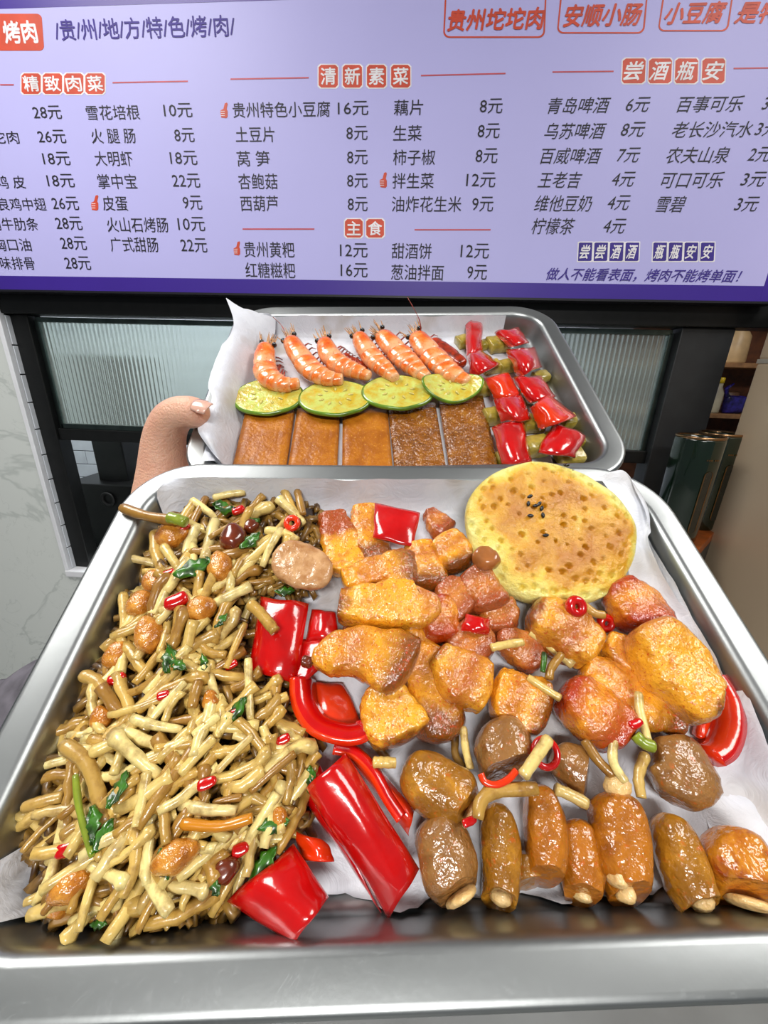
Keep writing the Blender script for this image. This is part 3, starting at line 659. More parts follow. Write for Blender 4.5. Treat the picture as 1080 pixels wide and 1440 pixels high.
stem([(746, 888), (770, 905), (806, 936)], 7, 15, 'grey mushroom stem wedged below the glossy pork slice', None)
stem([(690, 911), (735, 903)], 6, 18, 'short thin mushroom stem on the lean pork strip', None)
stem([(742, 952), (765, 968), (788, 982)], 6, 19, 'thin mushroom stem left of the orange crusted pork', None)
stem([(790, 920), (775, 940), (772, 955)], 6, 20, 'small split mushroom stem above the orange crusted pork', None)
stem([(820, 850), (835, 862), (850, 865)], 6, 16, 'mushroom stem at the lower edge of the flatbread', None)
stem([(525, 1072), (556, 1073)], 8, 14, 'short mushroom stub between the pepper half and the stubby pork', None)
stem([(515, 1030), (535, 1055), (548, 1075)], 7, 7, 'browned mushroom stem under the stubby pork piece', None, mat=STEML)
stem([(765, 918), (763, 945)], 4, 21, 'short green stalk below the glossy pork slice', None, mat=HERB, cat='herb', name='herb_stalk')
stem([(893, 1033), (905, 1045), (920, 1050)], 9, 22, 'light green stalk beside the dark skin of the orange crusted pork', None, mat=HERBL, cat='herb', name='herb_stalk')
stem([(238, 728), (262, 735)], 8, 26, 'light green stalk at the end of the stem over the rim', None, mat=HERBL, cat='herb', name='herb_stalk')
stem([(106, 1090), (112, 1140), (130, 1205)], 5, 27, 'long green herb stalk in the lower left of the pile', None, mat=HERBL, cat='herb', name='herb_stalk')
stem([(255, 1158), (310, 1162), (355, 1150)], 8, 27, 'orange-yellow chili strip in the lower part of the pile', None, mat=simple('orange_chili', 'd08414', .25, coat=.7), cat='chili', name='chili_strip')
# round caps
capn = [(243, 752, 23, 17, 0, 'large brown cap with green leaf on it near the left rim'), (328, 757, 17, 19, 1, 'dark red-brown cap near the back of the pile'), (199, 850, 19, 17, 0, 'round golden cap by the left tray wall'),
 (282, 857, 20, 18, 0, 'round golden cap in the middle of the upper pile'), (209, 893, 17, 26, 0, 'tall oval golden cap below the round one by the wall'), (166, 922, 19, 19, 0, 'round cap with a yellow spot at the left wall'),
 (309, 797, 16, 20, 0, 'oval brown cap under the dark herb leaves'), (216, 818, 16, 15, 0, 'small brown cap squeezed above the golden one'), (142, 1010, 14, 18, 0, 'reddish cap half buried at the left edge'),
 (246, 1206, 30, 26, 0, 'large golden cap cupped by a green leaf near the front'), (316, 1224, 19, 22, 1, 'dark brown cap left of the front pepper square'), (103, 1245, 30, 25, 0, 'large lumpy cap in the front left corner of the tray'),
 (85, 1270, 20, 22, 0, 'orange-brown lump below the large corner cap'), (296, 985, 10, 15, 0, 'small orange cap in the middle of the pile'), (352, 740, 11, 9, 1, 'tiny dark cap at the back of the pile'), (392, 1150, 12, 18, 0, 'amber cap beside the orange-red pepper scrap')]
for i, (x, y, rx, ry, d, lb) in enumerate(capn):
    hh = max(mound(x, y)/mm, 11)+1.5
    food('button_mushroom', T1, [(x-2, y-ry, rx*.45), (x, y-ry*.3, rx), (x+1, y+ry*.35, rx), (x+2, y+ry, rx*.4)], hh*mm, min(rx, ry)*T1.scale(x, y)*.8, (CAP, CAPD)[d], lb, 'mushroom', 'glazed mushroom caps', box=2, er=1, seed=i, amp=.0008)
# herb leaves
def leaf(x, y, r, ang, label, h=None, T=T1, mat=HERB):
    hh = (max(mound(x, y)/mm, 12)+4.5 if h is None else h)*mm; c = T.loc(x, y, hh); R = r*T.scale(x, y, hh); v = []; f = []; sd = x*.37+y
    for j in range(9):
        t = j/8; wd = R*.5*math.sin(math.pi*min(1, t*.93+.05))*(1+.3*math.sin(j*2.6+sd))
        for i in range(5):
            s = (i-2)/2; p = Vector(((t-.5)*2*R, s*wd, noise.noise(Vector((t*3, s*2, sd)))*R*.55-abs(s)*R*.12)); v.append(Matrix.Rotation(ang, 3, 'Z')@p)
    for j in range(8):
        for i in range(4): k = j*5+i; f.append((k, k+1, k+6, k+5))
    o = obj('herb_sprig', mesh('herb_sprig', v, f, mat)); md = o.modifiers.new('thickness', 'SOLIDIFY'); md.thickness = .0004; o.matrix_world = T.at(c)
    return tag(o, label, 'herb', 'wilted green herb leaves')
for x, y, r, a, lb in [(246, 748, 14, 1.2, 'green leaf lying on the brown cap near the left rim'), (315, 712, 18, 2.9, 'dark leaf at the very back of the pile'), (345, 735, 20, .4, 'frilly leaf right of the dark cap'), (352, 760, 18, .9, 'leaf right of and below the dark cap'),
  (270, 797, 26, .5, 'dark green leaf above the round golden cap, left half'), (298, 790, 14, -.7, 'leaf tip hanging over the oval brown cap'), (236, 925, 22, 1.9, 'bright leaf below the tall oval cap'), (250, 935, 14, -.4, 'small leaf scrap right of the bright leaf'),
  (310, 872, 12, 1, 'leaf scrap right of the round golden cap'), (332, 998, 20, 1, 'dark leaf with a red chip on it in mid pile'), (286, 930, 12, 2, 'tiny leaf in mid pile'), (128, 1160, 24, -1.1, 'frilly leaf in the lower left pile'), (145, 1175, 20, 1.3, 'dark leaf behind the long green stalk'),
  (164, 1110, 22, 1.4, 'dark narrow leaf below the long stem pair'), (436, 1095, 16, 1.6, 'dark leaf beside the largest pepper strip'), (370, 1215, 24, .9, 'dark leaf strip left of the front pepper square'), (385, 1160, 22, .2, 'glossy leaf over the orange-yellow strip'),
  (230, 1215, 20, -1, 'green leaf cupping the large golden cap'), (300, 1245, 14, -.8, 'leaf scrap under the dark brown cap'), (138, 1300, 12, 0, 'light leaf scrap at the front edge of the pile'), (400, 830, 14, 0, 'dark leaf scrap above the red pepper square')]:
    leaf(x, y, r, a, lb)
# chili bits
for x, y, r, lb in [(335, 718, 9, 'red chili bit behind the dark cap'), (259, 742, 8, 'red chili bit right of the leaf-topped cap'), (248, 846, 17, 'flat red chili piece left of the round golden cap'), (238, 806, 9, 'red chili bit above the golden caps'),
  (164, 955, 13, 'red chili sliver by the left tray wall'), (230, 978, 9, 'dark red chili bit below the left wall sliver'), (291, 1102, 14, 'red chili stub in the lower middle of the pile'), (330, 1000, 6, 'tiny red chip on the dark mid-pile leaf'),
  (92, 1195, 14, 'red chili piece in the lower left of the pile'), (398, 1040, 10, 'red chili bit left of the pepper ring segment'), (338, 1195, 12, 'red chili bit above the dark brown cap'), (660, 1155, 10, 'red chili bit below the hooked stem'),
  (893, 1018, 9, 'red chili bit on the upright browned stem'), (325, 935, 9, 'dark red chili bit left of the pepper square')]:
    hh = max(mound(x, y)/mm, 12)+3 if x < 460 else 22
    food('chili_bit', T1, [(x-r, y+r*.3, r*.5), (x, y, r*.62), (x+r, y-r*.5, r*.45)], hh*mm, r*T1.scale(x, y)*.4, RED, lb, 'chili', 'red chili bits', box=3, er=.5, nr=10, nc=12, amp=.0005)
# ------------------------------------------------------------------ round flatbread with holes, glaze and sesame seeds
def bread():
    ctr = T1.loc(772, 752, .026); top = T1.loc(775, 652, .037); bot = T1.loc(768, 850, .013); lf = T1.loc(656, 745, .026); rt = T1.loc(889, 745, .026)
    ax = (rt-lf); rx = ax.length/2; ax.normalize(); ay = (top-bot); ry = ay.length/2; ay.normalize(); nn = ax.cross(ay).normalized(); ctr = (top+bot+lf+rt)/4
    R = random.Random(11); holes = []
    while len(holes) < 95:
        a = R.uniform(0, 6.28); r = math.sqrt(R.uniform(0, .95))*.97
        if r < .55 and R.random() < .62: continue
        p = (r*math.cos(a), r*math.sin(a))
        if all(math.dist(p, q[:2]) > .105 for q in holes): holes.append(p+(R.uniform(.018, .036),))
    v = []; f = []; nr, na = 64, 200; s = []
    prof = [(i/nr) for i in range(1, nr+1)]
    v.append(Vector((0, 0, .006))); s.append(0)
    for t in prof:
        for k in range(na):
            a = 2*math.pi*k/na; rr = t*(1+.018*math.sin(3*a+1)+.012*math.sin(5*a)); x, y = rr*math.cos(a), rr*math.sin(a)
            z = .0058*math.sqrt(max(0, 1-t**7))-.0004+noise.noise(Vector((x*4, y*4, 2)))*.0009
            for hx, hy, hr in holes:
                d = math.hypot((x-hx), (y-hy)*1.0)/hr
                if d < 1.5: z -= .0030*math.exp(-d**4*1.1)-.0005*math.exp(-(d-1.3)**2*18)
            v.append(Vector((x*rx, y*ry, z))); s.append(t)
    for k in range(na): f.append((0, 1+k, 1+(k+1) % na))
    for i in range(nr-1):
        for k in range(na): f.append((1+i*na+k, 1+i*na+(k+1) % na, 1+(i+1)*na+(k+1) % na, 1+(i+1)*na+k))
    last = 1+(nr-1)*na
    for dz, q in ((-.003, 1.005), (-.006, .985), (-.008, .93)):
        b0 = len(v)
        for k in range(na): p = v[last+k]; v.append(Vector((p.x*q/1, p.y*q/1, dz))); s.append(1)
        prev = last if dz == -.003 else b0-na
        for k in range(na): f.append((prev+k, prev+(k+1) % na, b0+(k+1) % na, b0+k))
    f.append(tuple(range(len(v)-na, len(v))))
    m = Mat('griddled_batter', .35, coat=.5, sss=.03)
    g = m.math('ADD', m.noise(45, 5, .62, .4), m.math('MULTIPLY', m.math('SUBTRACT', .62, m.math('POWER', m.attr('s'), 4)), .34))
    cc = m.ramp(g, [(.38, 'e8de84'), (.5, 'e2c44c'), (.62, 'd4981a'), (.8, 'b8740a')]); m.col(cc)
    m.rough(m.ramp(g, [(.5, .5), (.62, .16)])); m.bump(m.math('ADD', m.noise(330, 4, .65), m.noise(110, 3)), .8, .0014)
    M = Matrix.Identity(4)
    for i in range(3): M[i][0] = ax[i]; M[i][1] = ay[i]; M[i][2] = nn[i]; M[i][3] = ctr[i]
    root = empty('round_flatbread', T1.M@M); tag(root, 'round yellow griddle flatbread with holes, glaze and black sesame seeds', 'bread')
    obj('crumpet_body', mesh('crumpet_body', v, f, m.m, attrs={'s': s}), root)
    SE = simple('black_sesame', '14100c', .25, coat=.5)
    for px, py, an in [(750, 702, .5), (747, 712, 1.4), (757, 714, .3), (765, 717, 1.2), (766, 726, 1.6), (749, 728, 0), (768, 753, .2), (802, 658, 0), (762, 711, .9)]:
        p = M.inverted()@T1.loc(px, py, .0315+(740-py)*.00009); p.z = .0062
        sm = MB().lathe([(.0001, -.0021), (.0008, -.0014), (.0012, 0), (.0009, .0012), (.0002, .0019)], n=10, axis=(1, 0, 0))
        obj('sesame_seed', mesh('sesame_seed', [Matrix.Rotation(an, 3, 'Z')@q*.85 for q in sm.v], sm.f, SE), root, Matrix.Translation(p))
bread()
# ------------------------------------------------------------------ farther tray: slabs, gourd slices, shrimp, pepper squares
def tofu_mat(nm, c1, c2, c3, wet):
    m = Mat(nm, .42-.2*wet, coat=.12+.88*wet, spec=.35); a = m.ramp(m.noise(60, 4, .6, .6), [(.35, c1), (.55, c2), (.72, c3)])
    m.col(m.mix(m.ramp(m.noise(520, 2, .6), [(.6, 0.), (.7, .5)]), a, 'd89a3a')); m.bump(m.math('ADD', m.noise(420, 3), m.math('MULTIPLY', m.noise(130, 3), 1+2*wet)), .45+.5*wet, .0012); return m.m
TF = [tofu_mat('braised_slab', '94500a', 'a9620f', 'b87214', 0), tofu_mat('braised_slab_wet', '74400a', '8c500c', 'a2681a', 1)]
def slab(quad, h, th, mat, label, bow=1.0):
    n = 12; top = []; 
    for j in range(n+1):
        for i in range(n+1):
            a, b = i/n, j/n
            x = quad[0][0]*(1-a)*(1-b)+quad[1][0]*a*(1-b)+quad[2][0]*a*b+quad[3][0]*(1-a)*b; y = quad[0][1]*(1-a)*(1-b)+quad[1][1]*a*(1-b)+quad[2][1]*a*b+quad[3][1]*(1-a)*b
            e = min(a, b, 1-a, 1-b); z = h*mm-(.0014*(1-min(1, e*9))**2)+noise.noise(Vector((x*.05, y*.05, 2)))*.0007*bow
            top.append(T2.loc(x, y, z))
    v = top[:]; N = n+1; f = [(j*N+i, j*N+i+1, (j+1)*N+i+1, (j+1)*N+i) for j in range(n) for i in range(n)]
    per = [i for i in range(N)]+[j*N+n for j in range(1, N)]+[n*N+i for i in range(n-1, -1, -1)]+[j*N for j in range(n-1, 0, -1)]
    k0 = len(v); v += [top[p]+Vector((0, 0, -th*mm)) for p in per]
    for q in range(len(per)): r = (q+1) % len(per); f.append((per[q], per[r], k0+r, k0+q))
    f.append(tuple(range(k0, len(v))))
    c = sum(v, Vector())/len(v); c.z = min(p.z for p in v)
    o = obj('braised_slab', mesh('braised_slab', [p-c for p in v], f, mat)); o.matrix_world = T2.at(c); tag(o, label, 'tofu slab', 'brown slabs in a row in the farther tray')
slab([(346, 574), (414, 574), (400, 668), (324, 668)], 8, 6, TF[0], 'leftmost dull brown slab in the row of slabs')
slab([(418, 574), (478, 574), (473, 668), (403, 668)], 8, 6, TF[0], 'second brown slab from the left, under the second green slice')
slab([(482, 574), (545, 574), (553, 668), (481, 668)], 8, 6, TF[0], 'middle brown slab of the row, dull surface')
slab([(545, 566), (612, 566), (629, 668), (556, 668)], 8, 6, TF[1], 'fourth brown slab, wet and glittering, left of the last slab')
slab([(617, 562), (679, 556), (704, 668), (634, 668)], 8.5, 6, TF[1], 'rightmost dark wet slab beside the red pepper squares')
# green rimmed slices
SK = simple('green_gourd_skin', '6f9a1a', .3, coat=.6, scale=120, var=.15)
m = Mat('gourd_flesh', .25, coat=.8, sss=.2); m.col(m.mix(m.ramp(m.noise(110, 3, .6), [(.4, 0.), (.66, 1.)]), 'c6cf6a', 'c9a92a')); m.bump(m.noise(230, 3), .8, .0012); FLE = m.m
SEEDM = simple('gourd_seed', 'd8c862', .3, coat=.7, scale=200, var=.1)
def gslice(x, y, rx, h, label, ry=None, curl=0, tilt=0, rot=0):
    c = T2.loc(x, y, h*mm); R = rx*T2.scale(x, y, h*mm); RY = R*(ry or .8); root = empty('gourd_slice', T2.at(c)@Matrix.Rotation(tilt, 4, 'X')@Matrix.Rotation(rot, 4, 'Y')); tag(root, label, 'vegetable slice', 'green-rimmed gourd slices')
    n = 48; th = .0034
    def w(p): a = p.x/R; return Vector((p.x, p.y, p.z+curl*R*a*a+noise.noise(p*80)*.0006))
    v = []; f = []
    for (r, z) in ((0, th), (.35, th), (.65, th-.0003), (.88, th), (.93, th)):
        for k in range(n): a = 2*math.pi*k/n; v.append(w(Vector((R*r*math.cos(a), RY*r*math.sin(a), z))))
    for i in range(4):
        for k in range(n): f.append((i*n+k, i*n+(k+1) % n, (i+1)*n+(k+1) % n, (i+1)*n+k))
    obj('flesh', mesh('flesh', v, f, FLE), root)
    v = []; f = []; pr = ((.93, th), (.975, th-.0003), (1, th*.6), (1, th*.25), (.96, 0), (0, 0))
    for (r, z) in pr:
        for k in range(n): a = 2*math.pi*k/n; v.append(w(Vector((R*r*math.cos(a), RY*r*math.sin(a), z))))
    for i in range(len(pr)-1):
        for k in range(n): f.append((i*n+k, i*n+(k+1) % n, (i+1)*n+(k+1) % n, (i+1)*n+k))
    tag(obj('green_rind', mesh('green_rind', v, f, SK), root), 'green rind')
    sm = MB().lathe([(.0001, -.0026), (.0009, -.0016), (.0012, 0), (.0008, .0014), (.0001, .0024)], n=8, axis=(1, 0, 0)); sme = mesh('seed', sm.v, sm.f, SEEDM)
    for k in range(9):
        a = 2*math.pi*k/9+.2; p = w(Vector((R*.42*math.cos(a), RY*.42*math.sin(a), th))); obj('seed', sme, root, Matrix.Translation(p)@Matrix.Rotation(a, 4, 'Z'))
gslice(378, 560, 50, 10, 'leftmost green-rimmed slice, under the curled shrimp', tilt=.0)
gslice(472, 562, 52, 11, 'second green-rimmed slice from the left with yellow centre', tilt=-.05)
gslice(559, 554, 51, 12, 'third green-rimmed slice from the left, on the wet slab', tilt=-.05)
gslice(634, 549, 43, 12, 'rightmost green-rimmed slice, curled up like a saddle', ry=.66, curl=.32, tilt=.1)
# shrimp
m = Mat('cooked_shrimp_shell', .25, coat=.8, sss=.05)
a_ = m.ramp(m.math('ADD', m.noise(95, 4, .6), m.math('MULTIPLY', m.attr('s'), .12)), [(.36, 'e0560c'), (.52, 'ee7c28'), (.7, 'f2a468')]); a_ = m.mix(m.ramp(m.attr('s'), [(.0, .5), (.15, 0.), (.62, 0.), (.9, .65)]), a_, 'f6c79a'); m.col(m.mix(m.ramp(m.noise(700, 2), [(.6, 0.), (.7, .5)]), a_, 'a8400c')); m.bump(m.noise(200, 3), .5, .001); SHR = m.m
SHL = simple('shrimp_feelers', 'e2a05a', .4, coat=.4, scale=300, var=.2); EYE = simple('shrimp_eye', '0a0808', .12, coat=1); SHD = simple('shrimp_underside', 'b8340c', .3, coat=.6, scale=200, var=.3)
def shrimp(pts, label, h=17, th=7.2, ang=-1, ant=None, behind=False):
    S = catmull([tuple(map(float, p)) for p in pts], 61); c = T2.loc(pts[1][0], pts[1][1], (h-th)*mm); root = empty('shrimp', T2.at(c)); tag(root, label, 'shrimp', 'grilled whole shrimp')
    cuts = [0, 22, 30, 37, 44, 51, 60]
    for i in range(6):
        a, b = max(0, cuts[i]-(1 if i else 0)), min(60, cuts[i+1]+2); seg = [S[a], S[(a+b)//2], S[b]]
        g = 1.04-.02*i
        seg = [(seg[0][0], seg[0][1], seg[0][2]*g), (seg[1][0], seg[1][1], seg[1][2]*g), (seg[2][0], seg[2][1], seg[2][2]*.93*g)]
        t = th*(1, 1, .95, .9, .8, .62)[i]
        part_blob('carapace' if i == 0 else 'shell_segment', root, c, T2, seg, h*mm, t*mm, SHR, box=2.1, ends=('round', 'round'), er=(.9 if i == 0 else .35), amp=.0004, nr=14, nc=18, seed=i)
    hx, hy = pts[0][0], pts[0][1]; dx, dy = pts[0][0]-pts[1][0], pts[0][1]-pts[1][1]; l = math.hypot(dx, dy); dx /= l; dy /= l; nx, ny = -dy, dx; W = pts[1][2]
    for s_ in (-1, 1):
        p = T2.loc(hx+nx*s_*W*.6+dx*4, hy+ny*s_*W*.6+dy*4, (h+3+s_)*mm)-c; e = MB().lathe([(.0002, -.0025), (.0018, -.0017), (.0024, 0), (.0018, .0017), (.0002, .0025)], (0, 0, 0), 12)
        obj('eye', mesh('eye', e.v, e.f, EYE), root, Matrix.Translation(p)); 
    R = random.Random(hx); mb = MB()
    for k in range(9):
        s_ = R.uniform(-1, 1); L_ = R.uniform(10, 22); a0 = T2.loc(hx+nx*s_*W*.5, hy+ny*s_*W*.5, (h+R.uniform(-2, 3))*mm)-c
        a1 = T2.loc(hx+nx*s_*W*.8+dx*L_*.5, hy+ny*s_*W*.8+dy*L_*.5, (h+R.uniform(-1, 4))*mm)-c; a2 = T2.loc(hx+nx*s_*W*1.0+dx*L_, hy+ny*s_*W*1.0+dy*L_, (h+R.uniform(-4, 4))*mm)-c
        mb.tube([a0, a1, a2], [.0012, .0007, .00025], 5)
    mb.tube([T2.loc(hx-dx*6, hy-dy*6, (h+5)*mm)-c, T2.loc(hx+dx*18, hy+dy*18, (h+5)*mm)-c], [.0016, .0002], 5)
    obj('feelers', mesh('feelers', mb.v, mb.f, SHL), root)
    mb = MB()
    for k in range(8):                                       # walking legs along the belly side
        q = S[12+k*5]; q2 = S[14+k*5]; tx, ty = q2[0]-q[0], q2[1]-q[1]; l2 = math.hypot(tx, ty)+1e-6; ox, oy = ty/l2*-ang, -tx/l2*-ang
        mb.tube([T2.loc(q[0]+ox*q[2]*.7, q[1]+oy*q[2]*.7, (h-3)*mm)-c, T2.loc(q[0]+ox*(q[2]+5), q[1]+oy*(q[2]+5), (h-4.5)*mm)-c, T2.loc(q[0]+ox*(q[2]+7)+4, q[1]+oy*(q[2]+7)+3, (h-8)*mm)-c], [.0009, .0007, .0003], 5)
    obj('legs', mesh('legs', mb.v, mb.f, SHD), root)
    if ant:
        for an in ant:
            pp = [T2.loc(x, y, z*mm)-c for x, y, z in an]; t_ = MB().tube([Vector(q) for q in catmull([tuple(q) for q in pp], 14)], [.0005]*7+[.0003]*7, 5); obj('antenna', mesh('antenna', t_.v, t_.f, SHD), root)
shrimp([(376, 487, 11), (372, 505, 15), (376, 528, 17), (396, 540, 14), (422, 539, 8)], 'leftmost shrimp, curled tightly into a hook')
shrimp([(408, 478, 11), (420, 498, 15), (438, 520, 17), (458, 531, 15), (483, 534, 8)], 'second shrimp from the left with one long feeler pointing up left', ant=[[(404, 474, 20), (396, 458, 24), (384, 446, 27)]])
shrimp([(456, 480, 11), (464, 500, 15), (480, 514, 16), (500, 522, 13), (521, 530, 8)], 'third shrimp from the left, body running down to the right')
shrimp([(504, 472, 10), (514, 490, 14), (528, 508, 15), (542, 520, 13), (557, 533, 8)], 'fourth shrimp from the left, the slimmest one')
shrimp([(534, 470, 12), (551, 486, 16), (568, 504, 18), (584, 518, 15), (602, 532, 8)], 'fifth shrimp from the left, whiskery head')
shrimp([(584, 471, 12), (597, 488, 17), (616, 508, 19), (634, 524, 18), (660, 537, 9)], 'rightmost large shrimp with the tall upright antenna', ant=[[(592, 466, 22), (589, 448, 34), (573, 418, 48)]])
food('shrimp_shell', T2, [(606, 478, 8), (630, 496, 12), (652, 514, 8)], 13*mm, 4*mm, SHD, 'red shell edge of a shrimp lying behind the rightmost one', 'shrimp', None)
food('shrimp_shell', T2, [(482, 500, 6), (500, 512, 9), (515, 522, 6)], 11*mm, 3*mm, SHD, 'dark red shrimp legs showing between third and fourth shrimp', 'shrimp', None)
# diced vegetables and pepper squares
m = Mat('olive_dice', .3, coat=.7, sss=.1); m.col(m.ramp(m.noise(90, 3, .6), [(.38, '8a7a22'), (.55, 'b09a3c'), (.7, 'c4b46a')])); m.bump(m.noise(260, 3), .6, .001); DICE = m.m
for x, y, w_, h_, lb in [(654, 480, 14, 6, 'olive gourd dice at the back left of the pepper squares'), (680, 485, 10, 5, 'dice right of the upright back pepper square'), (700, 484, 17, 7, 'curved olive rind dice under the back pepper flap'), (712, 515, 13, 6, 'dice between the two pepper columns, second row'),
  (690, 516, 14, 6, 'pale dice under the folded pepper of the left column'), (676, 548, 14, 6, 'pale flat dice left of the orange-red pepper square'), (740, 558, 15, 6, 'dice in the shade of the right column'), (760, 530, 12, 5, 'olive dice against the right wall, upper'),
  (694, 585, 16, 7, 'pale dice between the last slab and the pepper column'), (748, 595, 18, 7, 'pale dice above the big lower pepper square'), (800, 592, 14, 6, 'dice under the orange pepper fold'), (752, 628, 20, 8, 'crusty golden dice at the bottom between two pepper squares'),
  (800, 640, 20, 6, 'olive dice under the bottom right pepper square'), (778, 615, 12, 6, 'dark-rinded dice left of the bottom right pepper square'), (712, 645, 16, 6, 'dice under the lowest left pepper square'), (820, 620, 10, 5, 'small dice at the right wall')]:
    food('gourd_dice', T2, [(x-w_*.8, y+2, w_*.75), (x, y, w_*.8), (x+w_*.8, y-2, w_*.75)], h_*mm, h_*.8*mm, DICE, lb, 'vegetable dice', 'olive gourd dice', box=4, ends=('cut', 'cut'), amp=.0007, nr=12, nc=16)
RG2 = 'red pepper squares in the farther tray'
def sq(quad, h, b, lb, mats=(RED, INN), **k): sheet('pepper_square', T2, quad, h, b*1.7, lb, group=RG2, mats=mats, nu=12, nv=12, th=.003, seed=quad[0][0] % 13, **k)
sq([(653, 451), (678, 450), (679, 492), (656, 498)], 13, 3, 'narrow upright pepper square at the very back')
sq([(696, 466), (730, 459), (745, 480), (716, 487)], 15, 4, 'arched pepper flap at the back right')
sq([(657, 500), (676, 490), (704, 510), (664, 530)], 15, 6, 'folded pepper square below the upright one')
sq([(712, 490), (752, 487), (763, 514), (728, 527)], 16, 6, 'crumpled shiny pepper square in the right column, second from the back')
sq([(680, 530), (716, 523), (732, 553), (697, 560)], 16, 4, 'orange-red shiny pepper square in the left column', mats=(ORG, INN))
sq([(722, 530), (762, 527), (782, 556), (744, 565)], 16, 4, 'bright pepper square in the right column, middle')
sq([(694, 560), (734, 554), (748, 588), (705, 592)], 17, 5, 'very glossy pink-glinting pepper square in the left column')
sq([(745, 572), (772, 553), (811, 584), (760, 603)], 17, 6, 'orange pepper fold in the right column', mats=(ORG, INN))
sq([(692, 600), (734, 586), (749, 650), (706, 650)], 17, 4, 'largest pepper square, lowest of the left column')
sq([(778, 590), (824, 612), (810, 642), (758, 634)], 17, 4, 'dark red pepper square at the lower right corner')
# ------------------------------------------------------------------ the hand holding the farther tray and its sleeve
m = Mat('skin', .42, sss=.22, coat=.05); m.b.inputs['Subsurface Scale'].default_value = .008
m.col(m.mix(m.ramp(m.noise(30, 4, .6), [(.35, 0.), (.7, 1.)]), 'e8b89c', 'd89c82')); m.bump(m.math('ADD', m.noise(160, 4, .7, stretch=(1, 1, 3)), m.noise(700, 2)), .7, .001); SKIN = m.m
NAIL = simple('thumbnail', 'eab8a4', .2, coat=.7, scale=60, var=.05)
Tip = cw(292, 583, .272)
J = {'wrist': (cw(246, 850, .322), .029), 'palm': (cw(240, 740, .310), .032), 'thenar': (cw(232, 668, .298), .0195), 'mcp': (cw(228, 618, .290), .0162), 'ip': (cw(242, 582, .280), .0142), 'mid': (cw(266, 578, .274), .0124), 'tip': (cw(290, 584, .270), .0112),
     'knuckle': (cw(262, 735, .345), .024)}
edges = [('palm', 'wrist'), ('palm', 'thenar'), ('thenar', 'mcp'), ('mcp', 'ip'), ('ip', 'mid'), ('mid', 'tip'), ('palm', 'knuckle')]
def tw2(x, y, z): return T2.M@Vector((x, y, z))
zf = -T2.depth
for i, (yo, ln) in enumerate(((.028, .95), (.009, 1.05), (-.010, 1.0), (-.028, .8))):
    # four fingers curling beneath the tray: knuckle -> middle joint -> fingertip, each touching the underside
    yy = T2.Mi@J['thenar'][0]; y0 = yy.y+yo; x0 = R2[0]
    b = 'f%d' % i
    J[b+'a'] = (tw2(x0-.004, y0-.004, zf-.030), .0105); J[b+'b'] = (tw2(x0+.030*ln, y0, zf-.022), .0092); J[b+'c'] = (tw2(x0+.052*ln, y0+.001, zf-.012), .008); J[b+'d'] = (tw2(x0+.068*ln, y0+.002, zf-.0085), .0066)
    edges += [('knuckle', b+'a'), (b+'a', b+'b'), (b+'b', b+'c'), (b+'c', b+'d')]
keys = list(J); me = bpy.data.meshes.new('hand'); org = J['wrist'][0]
me.from_pydata([tuple(J[k][0]-org) for k in keys], [(keys.index(a), keys.index(b)) for a, b in edges], [])
me.materials.append(SKIN)
ho = bpy.data.objects.new('hand', me); C.objects.link(ho)
sk = ho.modifiers.new('skin', 'SKIN'); sk.use_smooth_shade = True; ho.modifiers.new('sub', 'SUBSURF').levels = 2; ho.modifiers['sub'].render_levels = 2
for i, k in enumerate(keys):
    d_ = me.skin_vertices[0].data[i]; d_.radius = (J[k][1], J[k][1]); d_.use_root = (k == 'palm')
bpy.context.view_layer.update()
dg = bpy.context.evaluated_depsgraph_get(); hm = bpy.data.meshes.new_from_object(ho.evaluated_get(dg)); hm.name = 'hand'
bpy.data.objects.remove(ho)
person = empty('person', Matrix.Translation(org)); tag(person, 'hand and grey sleeve of a person gripping the farther tray, thumb on its left rim', 'person')
hm.materials.clear(); hm.materials.append(SKIN)
tagh = obj('hand', hm, person)
# thumbnail: curved plate on top of the thumb tip
nv = []; nf = []
tdir = (J['tip'][0]-J['mid'][0]).normalized(); toc = (CAM-J['tip'][0]).normalized(); tup = (toc*.9+AD*-.55); tup = (tup-tdir*tup.dot(tdir)).normalized(); tsd = tdir.cross(tup)
nc_ = J['tip'][0]+tdir*.0005-org
for j in range(9):
    for i in range(9):
        a, b = (i-4)/4, j/8
        ww = .0066*(1-.12*(2*b-1)**2); ang = a*ww/.0098
        nv.append(nc_+tsd*math.sin(ang)*.0098+tup*(math.cos(ang)*.0104-.0016*b*b)+tdir*((b-.5)*.0125-.001*a*a*(1 if b > .5 else -1)))
for j in range(8):
    for i in range(8): k = j*9+i; nf.append((k, k+1, k+10, k+9))
no = obj('thumbnail', mesh('thumbnail', nv, nf, NAIL), person); no.modifiers.new('t', 'SOLIDIFY').thickness = .0006
tag(no, 'pale pink thumbnail')
SLV = simple('grey_sleeve_cloth', '6c6870', .9, scale=60, var=.15, bump=.3)
sp = [cw(246, 835, .322), cw(170, 920, .35), cw(50, 1008, .38), cw(-60, 1050, .41), cw(-200, 1100, .44)]; rr = [.033, .04, .046, .05, .055]
S = catmull([tuple(p-org)+(r,) for p, r in zip(sp, rr)], 36); mb = MB(); mb.tube([Vector(q[:3]) for q in S], [q[3]*(1+.05*math.sin(i*1.3)+.02*math.sin(i*3.1)) for i, q in enumerate(S)], 28)
obj('sleeve', mesh('sleeve', mb.v, mb.f, SLV), person)
